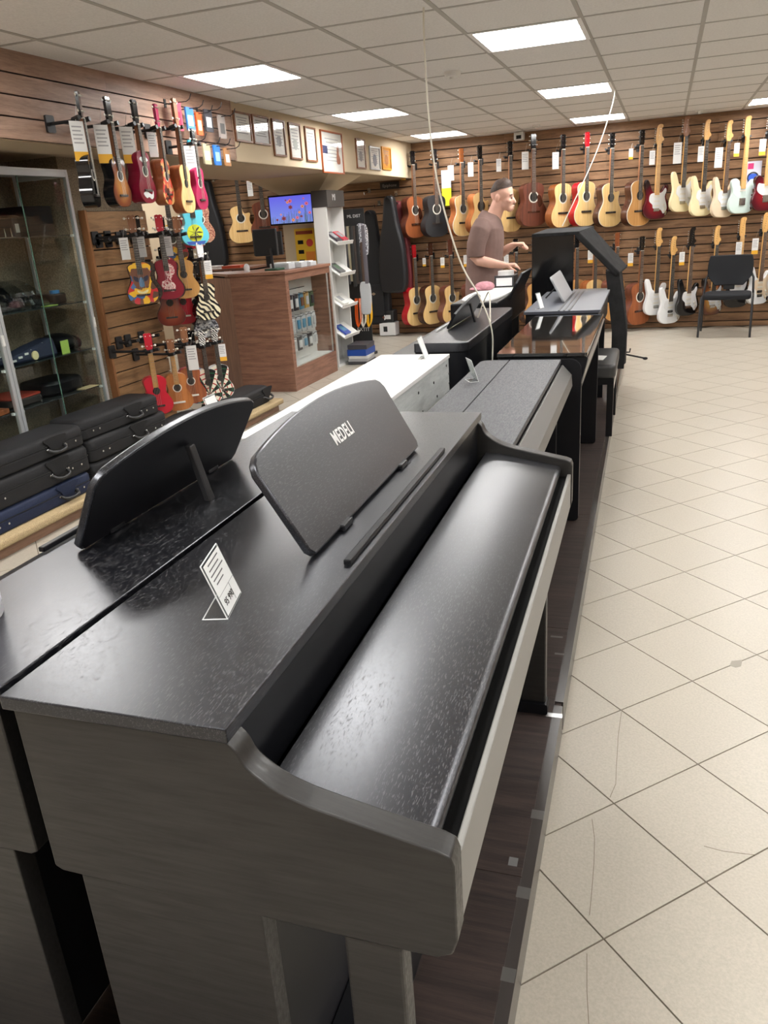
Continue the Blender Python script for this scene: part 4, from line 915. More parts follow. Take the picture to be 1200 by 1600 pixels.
up_ = uke('crimson ukulele with pale paisley print', XU, 4.79, 1.60, 40, plain('uke_crimson', srgb(136, 20, 40), .3), m_ur, UKE, head=m_ured, hole=False)
m_pal = pattern('paisley_print', 'noise', [srgb(214, 120, 128), srgb(238, 214, 206), srgb(166, 30, 52)], 55)
MB().prism(smoothpoly([(.0, .235), (.045, .22), (.05, .17), (.02, .13), (.045, .09), (.03, .05), (-.01, .06), (-.045, .085), (-.04, .12), (-.005, .135), (-.012, .18)], 3), -.0352, -.034).build('paisley', m_pal, up_)
uke('dark green brown ukulele behind the crimson one', XU - .06, 4.90, 1.59, 40, pattern('olive_dark', 'noise', [(.05, .04, .02), (.02, .015, .01), (.08, .05, .03)], 30), m_ublk, UKE, tagd=(.06, -.04), yellow=False, tagl=1.1)
uke('plain tan ukulele in the upper row of the slatted board', XU, 4.99, 1.585, 42, m_utan, m_utan, UKE, head=m_neckw, rosette=None)
uke('red and yellow patterned ukulele under the bulkhead row', XU - .12, 5.10, 1.82, 40, tiki, m_ured, UKE, wall_hook=False)
ul = uke('sky blue ukulele with palm tree print', XU + .03, 5.16, 1.93, 48, plain('uke_sky', srgb(96, 196, 214), .3), plain('uke_sky', srgb(96, 196, 214), .3), UKE, hole=False)
MB().cyl((0, 0, .085), .058, -.0352, -.034, 'y', 24).build('sun', plain('uke_lime', srgb(206, 214, 50), .4), ul)
MB().prism([(-.07, .03), (.07, .03), (.055, .008), (-.055, .008)], -.0356, -.034).build('sea', plain('uke_sea', srgb(60, 90, 170), .4), ul)
pm = MB()
for k in range(7):
    a = k * .9; pm.prism(smoothpoly([(0, .09), (.03 * math.cos(a) - .005 * math.sin(a), .09 + .03 * math.sin(a) + .005 * math.cos(a)), (.055 * math.cos(a), .085 + .05 * math.sin(a)), (.03 * math.cos(a), .085 + .025 * math.sin(a))], 2), -.0360, -.034)
pm.box(-.004, .004, -.036, -.034, .03, .09); pm.build('palm', plain('palm_dark', (.012, .02, .03), .5), ul)
uke('leopard spotted ukulele beside the sky blue one', XU + .02, 5.27, 1.94, 52, pattern('leopard', 'cells', [(.05, .02, .02), srgb(200, 150, 120), srgb(120, 60, 50), srgb(206, 160, 130)], 90), m_ublk, UKE)
uke('dark red ukulele tucked behind the leopard one', XU - .16, 5.42, 1.90, 48, m_ured, m_ur, UKE, wall_hook=False)
uke('red sunburst ukulele in the middle row', -3.36, 5.01, 1.395, 38, m_usun2, m_mahog, UKE, rosette=None)
uke('plain red ukulele in the middle row', -3.36, 5.18, 1.385, 40, m_ured, m_ured, UKE, rosette=None, bridge=m_ivory)
uke('black and white ball patterned ukulele', -3.34, 5.33, 1.375, 46, pattern('ball_print', 'voronoi', [srgb(236, 230, 206), srgb(232, 226, 200), srgb(228, 222, 196), (.012, .012, .012)], 24), m_ublk, UKE, rosette=None)
uke('zebra striped ukulele with white headstock', XU + .04, 5.17, 1.41, 56, pattern('zebra', 'waves', [(.012, .012, .012), srgb(232, 222, 190)], 14), m_ublk, UKE, tagd=(.06, .0), tagl=1.1, head=m_gwhite, rosette=None)
uke('glittery grey ukulele in the middle row behind the zebra one', XU - .05, 5.26, 1.27, 50, pattern('glitter', 'voronoi', [(.3, .3, .32), (.06, .06, .07), (.6, .6, .6)], 80), m_ublk, UKE)
uke('bright red ukulele with brown neck in the lowest row', XU, 4.45, .875, 46, m_ured, m_ured, UKE, neck=m_utan, board=m_utan, head=m_ured, rosette=None)
uke('natural brown ukulele in the lowest row', XU, 4.70, .80, 40, m_unat, m_unat, dict(UKE, nk=.40, hl=.10), board=m_utan, bridge=m_ivory, head=m_neckw)
uke('mahogany ukulele with white tags in the lowest row', XU, 4.88, .855, 42, m_mahogl, m_ured, UKE, bridge=m_ivory, tagd=(.06, -.02), yellow=False, tagl=1.5, head=m_neckw)
uke('blue checkered ukulele in the lowest row', XU - .10, 5.12, .80, 46, pattern('blue_checks', 'checker', [srgb(24, 84, 140), srgb(110, 190, 214)], 44), plain('uke_blue', srgb(20, 90, 150), .3), UKE, rosette=None)
dart = pattern('dart_print', 'dart', [srgb(230, 224, 204), (.012, .012, .012), srgb(180, 30, 40), srgb(40, 90, 60)])
uke('dartboard printed ukulele with round tag', XU, 5.10, .80, 48, dart, m_gwhite, UKE, head=pattern('stripe_head', 'waves', [(.02, .02, .02), (.8, .8, .75)], 30), rosette=None)
uke('dartboard printed ukulele, last of the lowest row', XU, 5.28, .80, 48, dart, m_gwhite, UKE, head=MATS['stripe_head'], tagd=(.06, 0), tagl=1.1, rosette=None)
# slatted board for ukuleles
t = thing('slat_board', 'wooden slatwall board carrying the ukuleles', 'display board', (-3.55, 4.44, .1))
m_bslat = wood('board_slat_wood', srgb(104, 76, 50), srgb(164, 126, 88), (14, 1.2, 14), .5, .35, .06)
MB().box(0, .03, .02, .66, 0, 1.545).build('backing', m_dark, t)
for k in range(15):
    z0 = .005 + k * .1; z1 = z0 + .1 if k < 14 else 1.545
    MB().box(.03, .046, .022, .66, z0 + .004, z1 - .004).build('slat', m_bslat, t, bevel=.001)
MB().box(0, .05, 0, .02, 0, 1.55).build('edge_frame', wood('board_edge', srgb(120, 78, 48), srgb(158, 110, 72), (10, 10, 1.5), .5, .3, 0), t)
for k, (y, z) in enumerate(((4.52, 1.46), (4.62, 1.46), (4.74, 1.47), (4.54, .80), (4.64, .80), (4.80, .80))):
    hook((-3.50, y, z), math.pi / 2, ('nothing, left', 'nothing, middle', 'nothing, right')[k % 3] + (' of the upper board row' if k < 3 else ' of the lower board row'), .07, 'empty hooks on the slatted board')
# packets on hooks at the end of the slatted bulkhead
def packet(label, y, zt, c, w_=.085, h_=.13, c2=None, rz=0):
    t = thing('hanging_packet', label, 'packet', (FX + .10, y, zt), math.pi / 2 + rz, 'packets on the bulkhead hooks')
    MB().prism(rrect(-w_ / 2, w_ / 2, -h_, 0, .006, 2), -.006, .006).build('pouch', plain('pk_' + label.split()[0] + '_' + label.split()[1], c, .3), t)
    MB().box(-w_ * .35, w_ * .3, -.0075, -.006, -h_ * .8, -h_ * .35).build('print', plain('pkp_' + label.split()[0] + '_' + label.split()[1], c2 or (.7, .7, .7), .4), t)
    hk = thing('peg_hook', 'black peg hook carrying the ' + label, 'hook', (FX + .021, y, zt - .008), math.pi / 2, 'black peg hooks')
    MB().tube([(0, 0, 0), (0, -.16, 0), (0, -.185, .012), (0, -.20, .04)], .003, 6).build('wire', m_blackh, hk); MB().box(-.012, .012, -.004, 0, -.02, .03).build('clip', m_blackh, hk)
packet('pink red packet on the upper hooks', 4.93, 2.27, srgb(212, 70, 90), .10, .17, srgb(170, 30, 60))
packet('blue white packet on the upper hooks', 5.08, 2.25, srgb(70, 120, 190), .09, .14, (.75, .75, .78))
packet('orange packet on the upper hooks', 5.19, 2.23, srgb(210, 90, 50), .07, .14, srgb(230, 190, 150))
packet('black silver packet on the upper hooks', 5.32, 2.26, (.05, .05, .06), .10, .14, (.6, .6, .6))
packet('grey clear packet on the upper hooks', 5.50, 2.24, srgb(160, 150, 145), .09, .15, (.1, .1, .1))
packet('cyan packet on the lower hooks', 5.06, 2.05, srgb(50, 170, 200), .09, .13, srgb(120, 210, 225))
packet('beige packet on the lower hooks', 5.24, 2.04, srgb(170, 160, 130), .09, .13, srgb(220, 214, 196))
packet('royal blue packet on the lower hooks', 5.38, 2.04, srgb(40, 110, 190), .085, .13, srgb(150, 190, 230))
packet('brown cardboard packet on the lower hooks', 5.52, 2.03, srgb(170, 120, 76), .08, .12, (.75, .73, .7))
# ------------------------------------------------------------------ left side: step, cabinets, cases
m_carpet = plain('beige_carpet', srgb(176, 156, 122), .95, spec=.1, var=.35, vscale=220, bmp=.9)
m_stepw = wood('step_wood', srgb(92, 68, 54), srgb(142, 110, 88), (12, 1.2, 12), .45, .4, .05)
t = thing('carpeted_step', 'low step with beige carpet top along the left side', 'step', (-3.03, 0, 0))
MB().box(-.88, -.02, -.5, 4.32, 0, .058).build('base', m_stepw, t, bevel=.002); MB().box(-.51, -.02, 4.32, 5.93, 0, .058).build('base', m_stepw, t, bevel=.002)
MB().prism(rrect(-.89, .014, .058, .103, .013, 4, (.014, 0, 0, .014)), -.5, 4.32, 'y').build('carpet', m_carpet, t, smooth=40)
MB().prism(rrect(-.515, .014, .058, .103, .013, 4, (.014, 0, 0, .014)), 4.32, 5.96, 'y').build('carpet', m_carpet, t, smooth=40)
# glass display cabinets
m_alu = plain('anodised_aluminium', (.62, .64, .66), .35, .6)
m_glass = thin_glass('cabinet_glass', (.92, .96, .95), 1.5)
m_glassedge = plain('glass_edge_green', srgb(120, 160, 145), .1, trans=.5)
def cabinet(label, y0, y1, x=-3.45, d=.40):
    t = thing('glass_cabinet', label, 'cabinet', (x, y0, .104)); L = y1 - y0; H = 1.76
    for yy in (0, L - .022):
        MB().box(-.022, .004, yy, yy + .022, 0, H).build('post', m_alu, t, bevel=.002)
        MB().box(-d, -d + .022, yy, yy + .022, 0, H).build('post', m_alu, t, bevel=.002)
    for zz in (0, H - .03):
        MB().box(-.022, .004, .022, L - .022, zz, zz + .03).build('rail', m_alu, t, bevel=.002)
        MB().box(-d, -.022, 0, .02, zz, zz + .03).build('rail', m_alu, t); MB().box(-d, -.022, L - .02, L, zz, zz + .03).build('rail', m_alu, t)
    MB().box(-d, .002, 0, L, H, H + .012).build('top', m_alu, t)
    MB().box(-d + .02, -.02, .02, L - .02, .0305, .045).build('floor_panel', plain('cabinet_board', (.12, .11, .10), .5), t)
    MB().box(-.010, -.006, .022, L - .022, .03, H - .03).build('door_glass', m_glass, t)
    MB().box(-.0105, -.0055, L * .46, L * .46 + .004, .03, H - .03).build('glass_edge', m_glassedge, t)
    for zz in (.46, .705, 1.0, 1.40):
        s_ = MB().box(-d + .03, -.03, .024, L - .024, zz, zz + .006).build('glass_shelf', plain('dark_glass_shelf', (.03, .035, .035), .08, spec=.6), t)
        for yy in (.026, L - .04): MB().box(-.03, -.012, yy, yy + .014, zz - .008, zz + .006).build('shelf_clip', m_white, t)
    MB().box(.004, .010, L - .02, L - .004, .84, .90).build('door_catch', m_white, t)
    return t
cabinet('glass display cabinet with aluminium frame beside the ukulele board', 3.50, 4.28)
cabinet('glass display cabinet cut by the left edge of the picture', 2.72, 3.495)
m_zip = plain('clear_pouch', (.50, .52, .54), .15, spec=.8); m_metalbits = plain('metal_bits', (.5, .48, .42), .25, .9)
m_green = plain('price_green', srgb(176, 206, 96), .6)
SH = [.104 + z + .0065 for z in (.46, .705, 1.0, 1.40)]
def cthing(name, label, cat, y, z, x=-3.66): return thing(name, label, cat, (x, y, z), 0)
# shelf at chest height: stands with small metal parts in clear pouches
m_film = thin_glass('pouch_film', (.82, .85, .86), 1.9)
rq = random.Random(11)
for k, (y, l) in enumerate(((3.585, 'leftmost'), (3.70, 'second'), (3.815, 'third'), (3.93, 'rightmost'))):
    t = cthing('parts_pouch', 'clear pouch of small metal parts, %s on the cabinet shelf at chest height' % l, 'pouch', y, SH[2])
    card = MB().box(-.004, .004, -.05, .05, 0, .17).build('card', plain('pouch_card_%d' % k, [(.10, .11, .12), (.30, .31, .33), (.16, .18, .22), (.06, .06, .07)][k], .4), t); card.matrix_local = Matrix.Translation((-.09, 0, .012)) @ Matrix.Rotation(-.75, 4, 'Y')
    MB().prism(smoothpoly([(-.12, 0), (.13, 0), (.12, .05), (.02, .13), (-.13, .16)], 2), -.054, .054, 'y').build('pouch', m_film, t)
    for q in range(7):
        x = .10 - .035 * (q % 4) + .01 * rq.random(); yy = -.042 + .014 * q; z = .012 + .022 * (q % 3)
        MB().tube([(x, yy, z), (x - .02, yy + .006, z + .03), (x - .045, yy + .01, z + .035)], [.006, .008, .005], 6).build('metal_part', (m_metalbits, m_pblk, m_nick)[q % 3], t)
t = cthing('price_card', 'small green price card on the cabinet shelf at chest height', 'card', 3.99, SH[2], -3.52); MB().box(-.03, .02, -.045, .045, 0, .003).build('card', m_green, t)
t = cthing('capo_case', 'black case with blue tuner, right end of the shelf at chest height', 'case', 4.14, SH[2]); MB().prism(rrect(-.11, .11, -.07, .07, .05, 5), 0, .06, 'z').build('case', m_pblk, t, bevel=.01); MB().cyl((.06, 0, .06), .03, 0, .02, 'z', 16).build('tuner', plain('tuner_blue', srgb(60, 120, 170), .3), t)
# navy pouch with white print
t = cthing('navy_pouch', 'navy pouch with white printed marks and a yellow sticker on the second cabinet shelf', 'pouch', 3.80, SH[1], -3.60)
MB().loft([[(-.05, -.24, .0), (.06, -.24, .0), (.06, -.24, .03), (-.05, -.24, .03)], [(-.07, 0, .0), (.08, 0, .0), (.07, 0, .08), (-.06, 0, .08)], [(-.07, .18, .0), (.08, .18, .0), (.06, .18, .11), (-.05, .18, .11)]]).build('pouch', plain('navy_fabric', srgb(34, 42, 66), .7), t, smooth=60, bevel=.015)
for q in range(6): MB().box(.072 - .003 * q, .076 - .003 * q, -.2 + .055 * q, -.17 + .055 * q, .018 + .012 * q, .03 + .012 * q).build('mark', m_white, t)
MB().cyl((.074, -.02, .03), .026, 0, .008, 'x', 20).build('sticker', plain('sticker_cream', srgb(236, 220, 170), .5), t)
t = cthing('price_card', 'upright green price card beside the navy pouch', 'card', 4.03, SH[1], -3.51); MB().box(0, .003, -.035, .035, 0, .08).build('card', m_green, t)
t = cthing('black_bag', 'crumpled black bag at the right end of the second cabinet shelf', 'bag', 4.15, SH[1]); MB().ell((0, 0, .055), (.13, .09, .055)).ell((.05, .05, .04), (.08, .06, .05)).build('bag', m_pblk, t, smooth=60)
t = cthing('black_case', 'flat black case on the lowest cabinet shelf', 'case', 4.02, SH[0]); MB().prism(rrect(-.14, .13, -.17, .17, .07, 5), 0, .09, 'z').build('case', m_pblk, t, smooth=40, bevel=.02)
t = cthing('red_edged_bag', 'flat dark bag with red edge on the lowest cabinet shelf', 'bag', 3.67, SH[0]); MB().prism(rrect(-.14, .13, -.13, .13, .06, 5), 0, .05, 'z').build('bag', plain('dark_brown_bag', (.03, .022, .02), .6), t, smooth=40, bevel=.01); MB().prism(rrect(-.142, .132, -.132, .132, .06, 5), .05, .056, 'z').build('rim', plain('red_rim', srgb(170, 60, 44), .5), t)
for k, (y, z, sx, sy, sz, c, l) in enumerate(((3.58, SH[3], .08, .05, .06, (.25, .25, .26), 'grey carton at the left of the top cabinet shelf'), (3.98, SH[3], .07, .035, .11, (.03, .03, .035), 'narrow black box beside the metal rack'), (3.62, SH[1], .07, .045, .07, (.45, .44, .42), 'pale carton at the left of the second cabinet shelf'), (4.20, SH[2], .05, .03, .03, (.5, .5, .5), 'small silver box at the right of the chest high shelf'), (3.86, SH[0], .09, .06, .035, (.04, .04, .045), 'black flat box in the middle of the lowest shelf'), (4.12, .151, .09, .07, .16, (.05, .05, .06), 'black box on the cabinet floor at right'), (3.62, .151, .09, .07, .14, (.3, .2, .14), 'brown box on the cabinet floor at left'))):
    o = thing('shop_box', l, 'box', (-3.70, y, z)); MB().box(-sx, sx, -sy, sy, 0, sz).build('carton', plain('shopbox_%d' % k, c, .4), o, bevel=.003); MB().box(sx, sx + .001, -sy * .6, sy * .6, sz * .25, sz * .7).build('label', m_white, o)
t = cthing('leaflet', 'cream leaflet at the right end of the lowest cabinet shelf', 'leaflet', 4.17, SH[0], -3.52); MB().box(-.03, .04, -.07, .07, 0, .004).build('sheet', plain('cream_paper', srgb(230, 206, 160), .6), t)
t = cthing('black_box', 'black box on the top cabinet shelf', 'box', 4.10, SH[3]); MB().box(-.12, .10, -.11, .11, 0, .17).build('carton', m_pblk, t, bevel=.004)
t = cthing('chrome_rack', 'small shiny metal rack on the top cabinet shelf', 'rack', 3.86, SH[3]); 
for q in range(4): MB().tube([(.02, -.08 + .05 * q, 0), (.02, -.08 + .05 * q, .05), (-.08, -.08 + .05 * q, .05)], .005, 6).build('wire', m_chrome, t)
MB().box(-.09, .04, -.10, .09, 0, .006).build('base', m_metalbits, t)
t = cthing('picture_card', 'pale lilac picture card at the back of the top cabinet shelf', 'card', 3.62, SH[3], -3.72); MB().box(0, .006, -.1, .1, 0, .16).build('sheet', plain('lilac_card', srgb(170, 160, 190), .6), t); MB().box(.006, .008, -.06, .03, .05, .09).build('print', m_pblk, t)
t = cthing('white_boxes', 'white carton on the cabinet floor', 'carton', 3.95, .151); MB().box(-.12, .12, -.2, .12, 0, .12).build('carton', plain('grey_carton', (.25, .24, .23), .6), t, bevel=.004)
t = thing('tool_tray', 'brown tray with red and white packet in the left cabinet', 'tray', (-3.62, 3.36, SH[0])); MB().box(-.13, .13, -.1, .1, 0, .03).build('tray', m_mahogl, t, bevel=.003); MB().box(-.06, .08, -.06, .06, .03, .045).build('packet', plain('red_packet', srgb(196, 40, 40), .4), t)
# violin cases in stacks
m_case = plain('black_canvas', (.012, .012, .0135), .65, spec=.3, var=.25, vscale=150, bmp=.25); m_casen = plain('navy_canvas', srgb(26, 36, 62), .65, spec=.35, var=.2, vscale=150, bmp=.25)
m_rub = plain('handle_rubber', (.015, .015, .016), .4)
def violin_case(label, x, y, z, L, w_, h, mt, rz=0, flap=.0, lat=0):
    t = thing('violin_case', label, 'violin case', (x, y, z), rz, 'violin cases on the carpeted step')
    q = L / 2
    lo = rrect(-w_ / 2, w_ / 2, -q, q, .05, 5)
    MB().prism(lo, 0, h * .55, 'z').build('lower_shell', mt, t, smooth=40, bevel=.012, seg=3)
    k = .97
    MB().loft([[(p[0], p[1], h * .565) for p in lo], [(p[0], p[1], h * .82) for p in lo], [(p[0] * .95 - .004, p[1] * .985, h * .93) for p in lo], [(p[0] * .80 - .006, p[1] * .95, h) for p in lo]]).build('lid', mt, t, smooth=50)
    MB().prism(rrect(-w_ / 2 - .002, w_ / 2 + .003, -q - .002, q + .002, .05, 5), h * .545, h * .572, 'z').build('zip_seam', m_rub, t, smooth=40)
    MB().prism(smoothpoly([(flap - .085, h * .93), (flap + .085, h * .93), (flap + .06, h * .62), (flap + .035, h * .36), (flap - .035, h * .36), (flap - .06, h * .62)], 3), w_ / 2 + .001, w_ / 2 + .008, 'x').build('flap', mt, t, bevel=.002)
    MB().tube(smoothpoly([(w_ / 2, flap - .06, h * .42), (w_ / 2 + .028, flap - .05, h * .30), (w_ / 2 + .034, flap, h * .24), (w_ / 2 + .028, flap + .05, h * .30), (w_ / 2, flap + .06, h * .42)], 4, False), .009, 8).build('handle', m_rub, t, smooth=60)
    for yy in (flap - .065, flap + .065):
        MB().box(w_ / 2, w_ / 2 + .008, yy - .012, yy + .012, h * .38, h * .46).build('handle_ring', m_chrome, t, bevel=.002)
    for yy in (-q * .75, -q * .6, q * .6, q * .78): MB().cyl((w_ / 2, yy, h * .35), .006, 0, .004, 'x', 8).build('stud', m_chrome, t)
    return t
violin_case('navy violin case at the bottom of the near stack', -3.215, 3.13, .104, .84, .27, .115, m_casen, 0, .20)
violin_case('black violin case in the middle of the near stack', -3.215, 3.15, .221, .85, .26, .15, m_case, 0, .15)
violin_case('black violin case on top of the near stack', -3.215, 3.15, .373, .84, .25, .115, m_case, 0, .17)
violin_case('black violin case at the bottom of the far stack', -3.23, 3.99, .104, .80, .26, .135, m_case, 0, .05)
violin_case('black violin case in the middle of the far stack', -3.225, 4.00, .241, .80, .25, .135, m_case, 0, .07)
violin_case('black violin case on top of the far stack', -3.235, 3.96, .378, .76, .25, .12, m_case, -.03, .10)
violin_case('single black violin case lying at the far end of the step', -3.20, 5.50, .104, .75, .24, .135, m_case, 0, .30)
t = thing('folded_bag', 'dark grey folded soft bag below the ukuleles on the step', 'bag', (-3.20, 4.72, .104)); MB().ell((0, 0, .085), (.14, .30, .085)).ell((.02, -.14, .07), (.13, .16, .09)).build('bag', plain('dark_grey_cloth', (.035, .035, .037), .8, bmp=.4, vscale=25), t, smooth=60); MB().tube([(.10, -.2, .13), (.13, 0, .12), (.10, .2, .11)], .008, 6).build('strap', m_rub, t)
# ------------------------------------------------------------------ certificates on the painted bulkhead
m_paper = plain('certificate_paper', srgb(222, 222, 216), .55, var=.05, vscale=9); m_ink2 = plain('certificate_ink', srgb(150, 152, 156), .7)
m_fw = wood('frame_wood', srgb(88, 52, 30), srgb(136, 88, 54), (14, 14, 14), .4, .5, 0); m_fo = plain('frame_orange', srgb(150, 76, 36), .4); m_fy = plain('plaque_orange', srgb(214, 146, 44), .4); m_fs = plain('frame_silver', srgb(176, 178, 182), .35)
m_fglass = thin_glass('picture_glass', (1, 1, 1), 1.4)
def certificate(label, y0, y1, z0, z1, fm, ink=0, pm=m_paper, seal=None):
    t = thing('framed_certificate', label, 'certificate', (FX, (y0 + y1) / 2, z0), 0, 'framed certificates on the bulkhead'); w_ = (y1 - y0) / 2; h = z1 - z0; e = .014
    MB().box(0, .016, -w_, w_, 0, e).build('frame_bar', fm, t); MB().box(0, .016, -w_, w_, h - e, h).build('frame_bar', fm, t)
    MB().box(0, .016, -w_, -w_ + e, e, h - e).build('frame_bar', fm, t); MB().box(0, .016, w_ - e, w_, e, h - e).build('frame_bar', fm, t)
    MB().box(.001, .006, -w_ + e, w_ - e, e, h - e).build('sheet', pm, t)
    m = MB()
    for k in range(7): m.box(.006, .0068, -w_ * (.62 - .1 * (k % 3)), w_ * (.62 - .12 * (k % 2)), h * (.82 - .085 * k) - .004, h * (.82 - .085 * k) + .003)
    m.build('print', m_ink2, t)
    if seal: MB().cyl((0, 0, h * .42), min(w_, h) * .38, .0068, .0075, 'x', 20).build('seal', seal, t)
    MB().box(.010, .012, -w_ + e, w_ - e, e, h - e).build('glass', m_fglass, t)
certificate('framed certificate nearest to the hooks with packets', 5.86, 6.13, 2.105, 2.315, m_fw)
certificate('wide framed certificate, second from the packets', 6.16, 6.45, 2.105, 2.318, m_fw, pm=plain('white_sheet', (.72, .74, .76), .5))
certificate('tall framed certificate, third from the packets', 6.51, 6.74, 2.035, 2.318, m_fw, seal=m_ink2)
certificate('tall framed certificate, fourth from the packets', 6.83, 7.07, 2.025, 2.316, m_fw, seal=plain('seal_grey', srgb(170, 175, 170), .6))
certificate('tall framed certificate left of the big orange frame', 7.17, 7.41, 2.022, 2.312, m_fw, seal=plain('seal_blue', srgb(170, 180, 196), .6))
tb = certificate('large orange framed poster with a wooden toy figure', 7.53, 8.08, 1.936, 2.312, m_fo)
t = thing('wooden_figure', 'small brown figure print inside the large orange frame', 'picture', (FX + .0085, 7.95, 2.03)); MB().prism(smoothpoly([(-.035, 0), (.04, 0), (.05, .05), (.02, .09), (.03, .17), (-.02, .18), (-.03, .1), (-.045, .05)], 3), 0, .001, 'x').build('print', m_mahogl, t); MB().prism([(-.40, .08), (-.27, .08), (-.27, .15), (-.40, .15)], 0, .001, 'x').build('print', plain('navy_ink', srgb(50, 60, 100), .6), t)
certificate('small brown framed certificate right of the orange frame', 8.48, 8.755, 2.01, 2.30, m_fw, seal=m_ink2)
certificate('silver plaque with round emblem', 8.90, 9.24, 2.012, 2.25, m_fs, seal=plain('emblem_slate', srgb(90, 104, 124), .5))
certificate('orange wooden plaque, last on the bulkhead', 9.32, 9.645, 2.027, 2.27, m_fy, pm=m_fy, seal=plain('burnt_print', srgb(160, 96, 30), .6))
# ------------------------------------------------------------------ counter
m_desk = wood('walnut_laminate', srgb(104, 72, 58), srgb(156, 114, 94), (2.2, 2.2, 22), .42, .4, .03, dist=.25)
m_deskv = wood('walnut_laminate_upright', srgb(104, 72, 58), srgb(150, 110, 90), (22, 22, 2.2), .42, .4, .03, dist=.25)
t = thing('shop_counter', 'brown walnut laminate counter with a glazed display in its side', 'counter', (-3.24, 6.72, 0))
MB().prism([(-.545, -.035), (-.545, -.055), (0, -.02), (0, 0), (-.02, .0)], 0, 1.075, 'z').build('front_panel', m_desk, t)
MB().prism([(-.545, -.035), (-.545, -.055), (-1.04, .33), (-1.03, .35)], 0, 1.06, 'z').build('corner_panel', m_deskv, t)
MB().box(-.02, 0, .0, 1.04, 0, .215).build('lower_panel', m_desk, t, bevel=.001)
MB().box(-.02, 0, .0, 1.04, 1.01, 1.075).build('upper_panel', m_desk, t, bevel=.001)
MB().box(-.02, 0, 0, .045, .215, 1.01).build('side_stile', m_desk, t); MB().box(-.02, 0, 1.02, 1.04, .215, 1.01).build('side_stile', m_desk, t)
MB().prism([(.012, -.035), (.012, 1.05), (-.55, 1.05), (-.55, .5), (-1.06, .38), (-.555, -.07)], 1.075, 1.10, 'z').build('worktop', m_desk, t, bevel=.002)
MB().box(-.008, -.004, .045, 1.02, .215, 1.01).build('pane', thin_glass('counter_glass', (.95, .97, .97), 1.45), t)
MB().box(-.20, -.185, .03, 1.02, .2, 1.01).build('inner_back', plain('inner_white', (.74, .73, .70), .6), t)
MB().box(-.185, -.02, .97, .985, .215, 1.01).build('inner_side', m_desk, t)
MB().box(-.185, -.02, .045, .97, .215, .225).build('inner_floor', plain('inner_white', (.74, .73, .70), .6), t)
for zz in (.40, .57, .74, .90): MB().box(-.185, -.18, .05, .78, zz, zz + .006).build('groove', m_dark, t)
m_pk = [plain('blister_grey', (.58, .58, .59), .2, spec=.7), plain('blister_blue', srgb(80, 140, 170), .3), plain('blister_brown', srgb(120, 80, 60), .3), plain('blister_green', srgb(70, 100, 70), .3), plain('blister_black', (.04, .04, .05), .3), plain('blister_white', (.68, .68, .68), .4), plain('blister_gold', srgb(190, 150, 80), .3)]
place = {0: 'top', 1: 'middle', 2: 'bottom'}
rows_ = [(.86, [2, 4, 4, 1, 6, 3], .15), (.66, [2, 5, 0, 0, 0, 5], .16), (.46, [5, 5, 4, 0, 4, 5], .13)]
ordn = ('first', 'second', 'third', 'fourth', 'fifth', 'sixth')
for r, (zz, cs, hh) in enumerate(rows_):
    for k, ci in enumerate(cs):
        o = thing('blister_pack', '%s small blister pack from the left, %s row inside the counter display' % (ordn[k], place[r]), 'packet', (-3.34, 6.84 + .125 * k, zz), 0, 'blister packs in the counter')
        MB().box(-.006, .006, -.045, .045, -hh, 0).build('card', m_pk[ci], o); MB().box(.006, .02, -.03, .03, -hh * .8, -hh * .25).build('blister', m_pk[(ci + 1) % 7 if ci != 5 else 0], o, bevel=.006)
        MB().tube([(-.08, 0, -.006), (.05, 0, -.006), (.06, 0, .008)], .003, 5).build('peg', m_pblk, o)
# things on the counter
m_monb = plain('monitor_black', (.02, .021, .023), .45)
t = thing('till_monitor', 'black till monitor seen from behind on a green foot', 'monitor', (-3.52, 6.95, 1.10), -.15)
MB().box(-.13, .13, -.015, .015, .13, .37).build('screen_back', m_monb, t, bevel=.008); MB().tube([(.07, -.02, .01), (.06, -.02, .2)], .012, 8).build('stem', m_monb, t); MB().prism(rrect(0, .15, -.08, .06, .02, 3), 0, .018, 'z').build('foot', plain('green_foot', srgb(40, 76, 56), .5), t, bevel=.004)
t = thing('till_monitor', 'dark monitor further back under the hanging screen', 'monitor', (-3.75, 7.45, 1.10), -.1); MB().box(-.17, .17, -.012, .012, .12, .34).build('screen_back', m_monb, t, bevel=.006); MB().box(-.03, .03, -.02, .02, 0, .14).build('stem', m_monb, t)
for k, (x, y, w_, l) in enumerate(((-3.42, 7.05, .10, 'left'), (-3.36, 7.22, .09, 'middle'), (-3.34, 7.40, .09, 'right'))):
    t = thing('plastic_bin', 'clear plastic bin on the counter, %s of three' % l, 'bin', (x, y, 1.101)); MB().box(-w_, w_, -.07, .07, 0, .055 - .006 * k).build('bin', plain('milky_plastic', (.55, .58, .6), .25, spec=.6), t, bevel=.006); MB().box(-w_ * .7, w_ * .7, -.05, .05, .055 - .006 * k, .062 - .006 * k).build('contents', m_white, t)
t = thing('white_case', 'small white rounded device on the counter', 'device', (-3.70, 6.86, 1.101)); MB().ell((0, 0, .035), (.03, .025, .04)).build('shell', m_gwhite, t, smooth=60); MB().box(-.02, .02, -.02, .02, 0, .012).build('base', m_gwhite, t)
t = thing('back_counter', 'lower glass topped back counter with papers behind the ukuleles', 'counter', (-4.4, 7.3, 0)); MB().box(-.5, .45, 0, .6, 0, .98).build('cabinet', m_desk, t); MB().box(-.5, .45, -.02, .6, 1.10, 1.12).build('top', m_desk, t); MB().box(.2, .26, 0, .05, .98, 1.10).build('post', m_desk, t)
MB().box(-.48, .42, .55, .58, .98, 1.10).build('rear_board', m_monb, t)
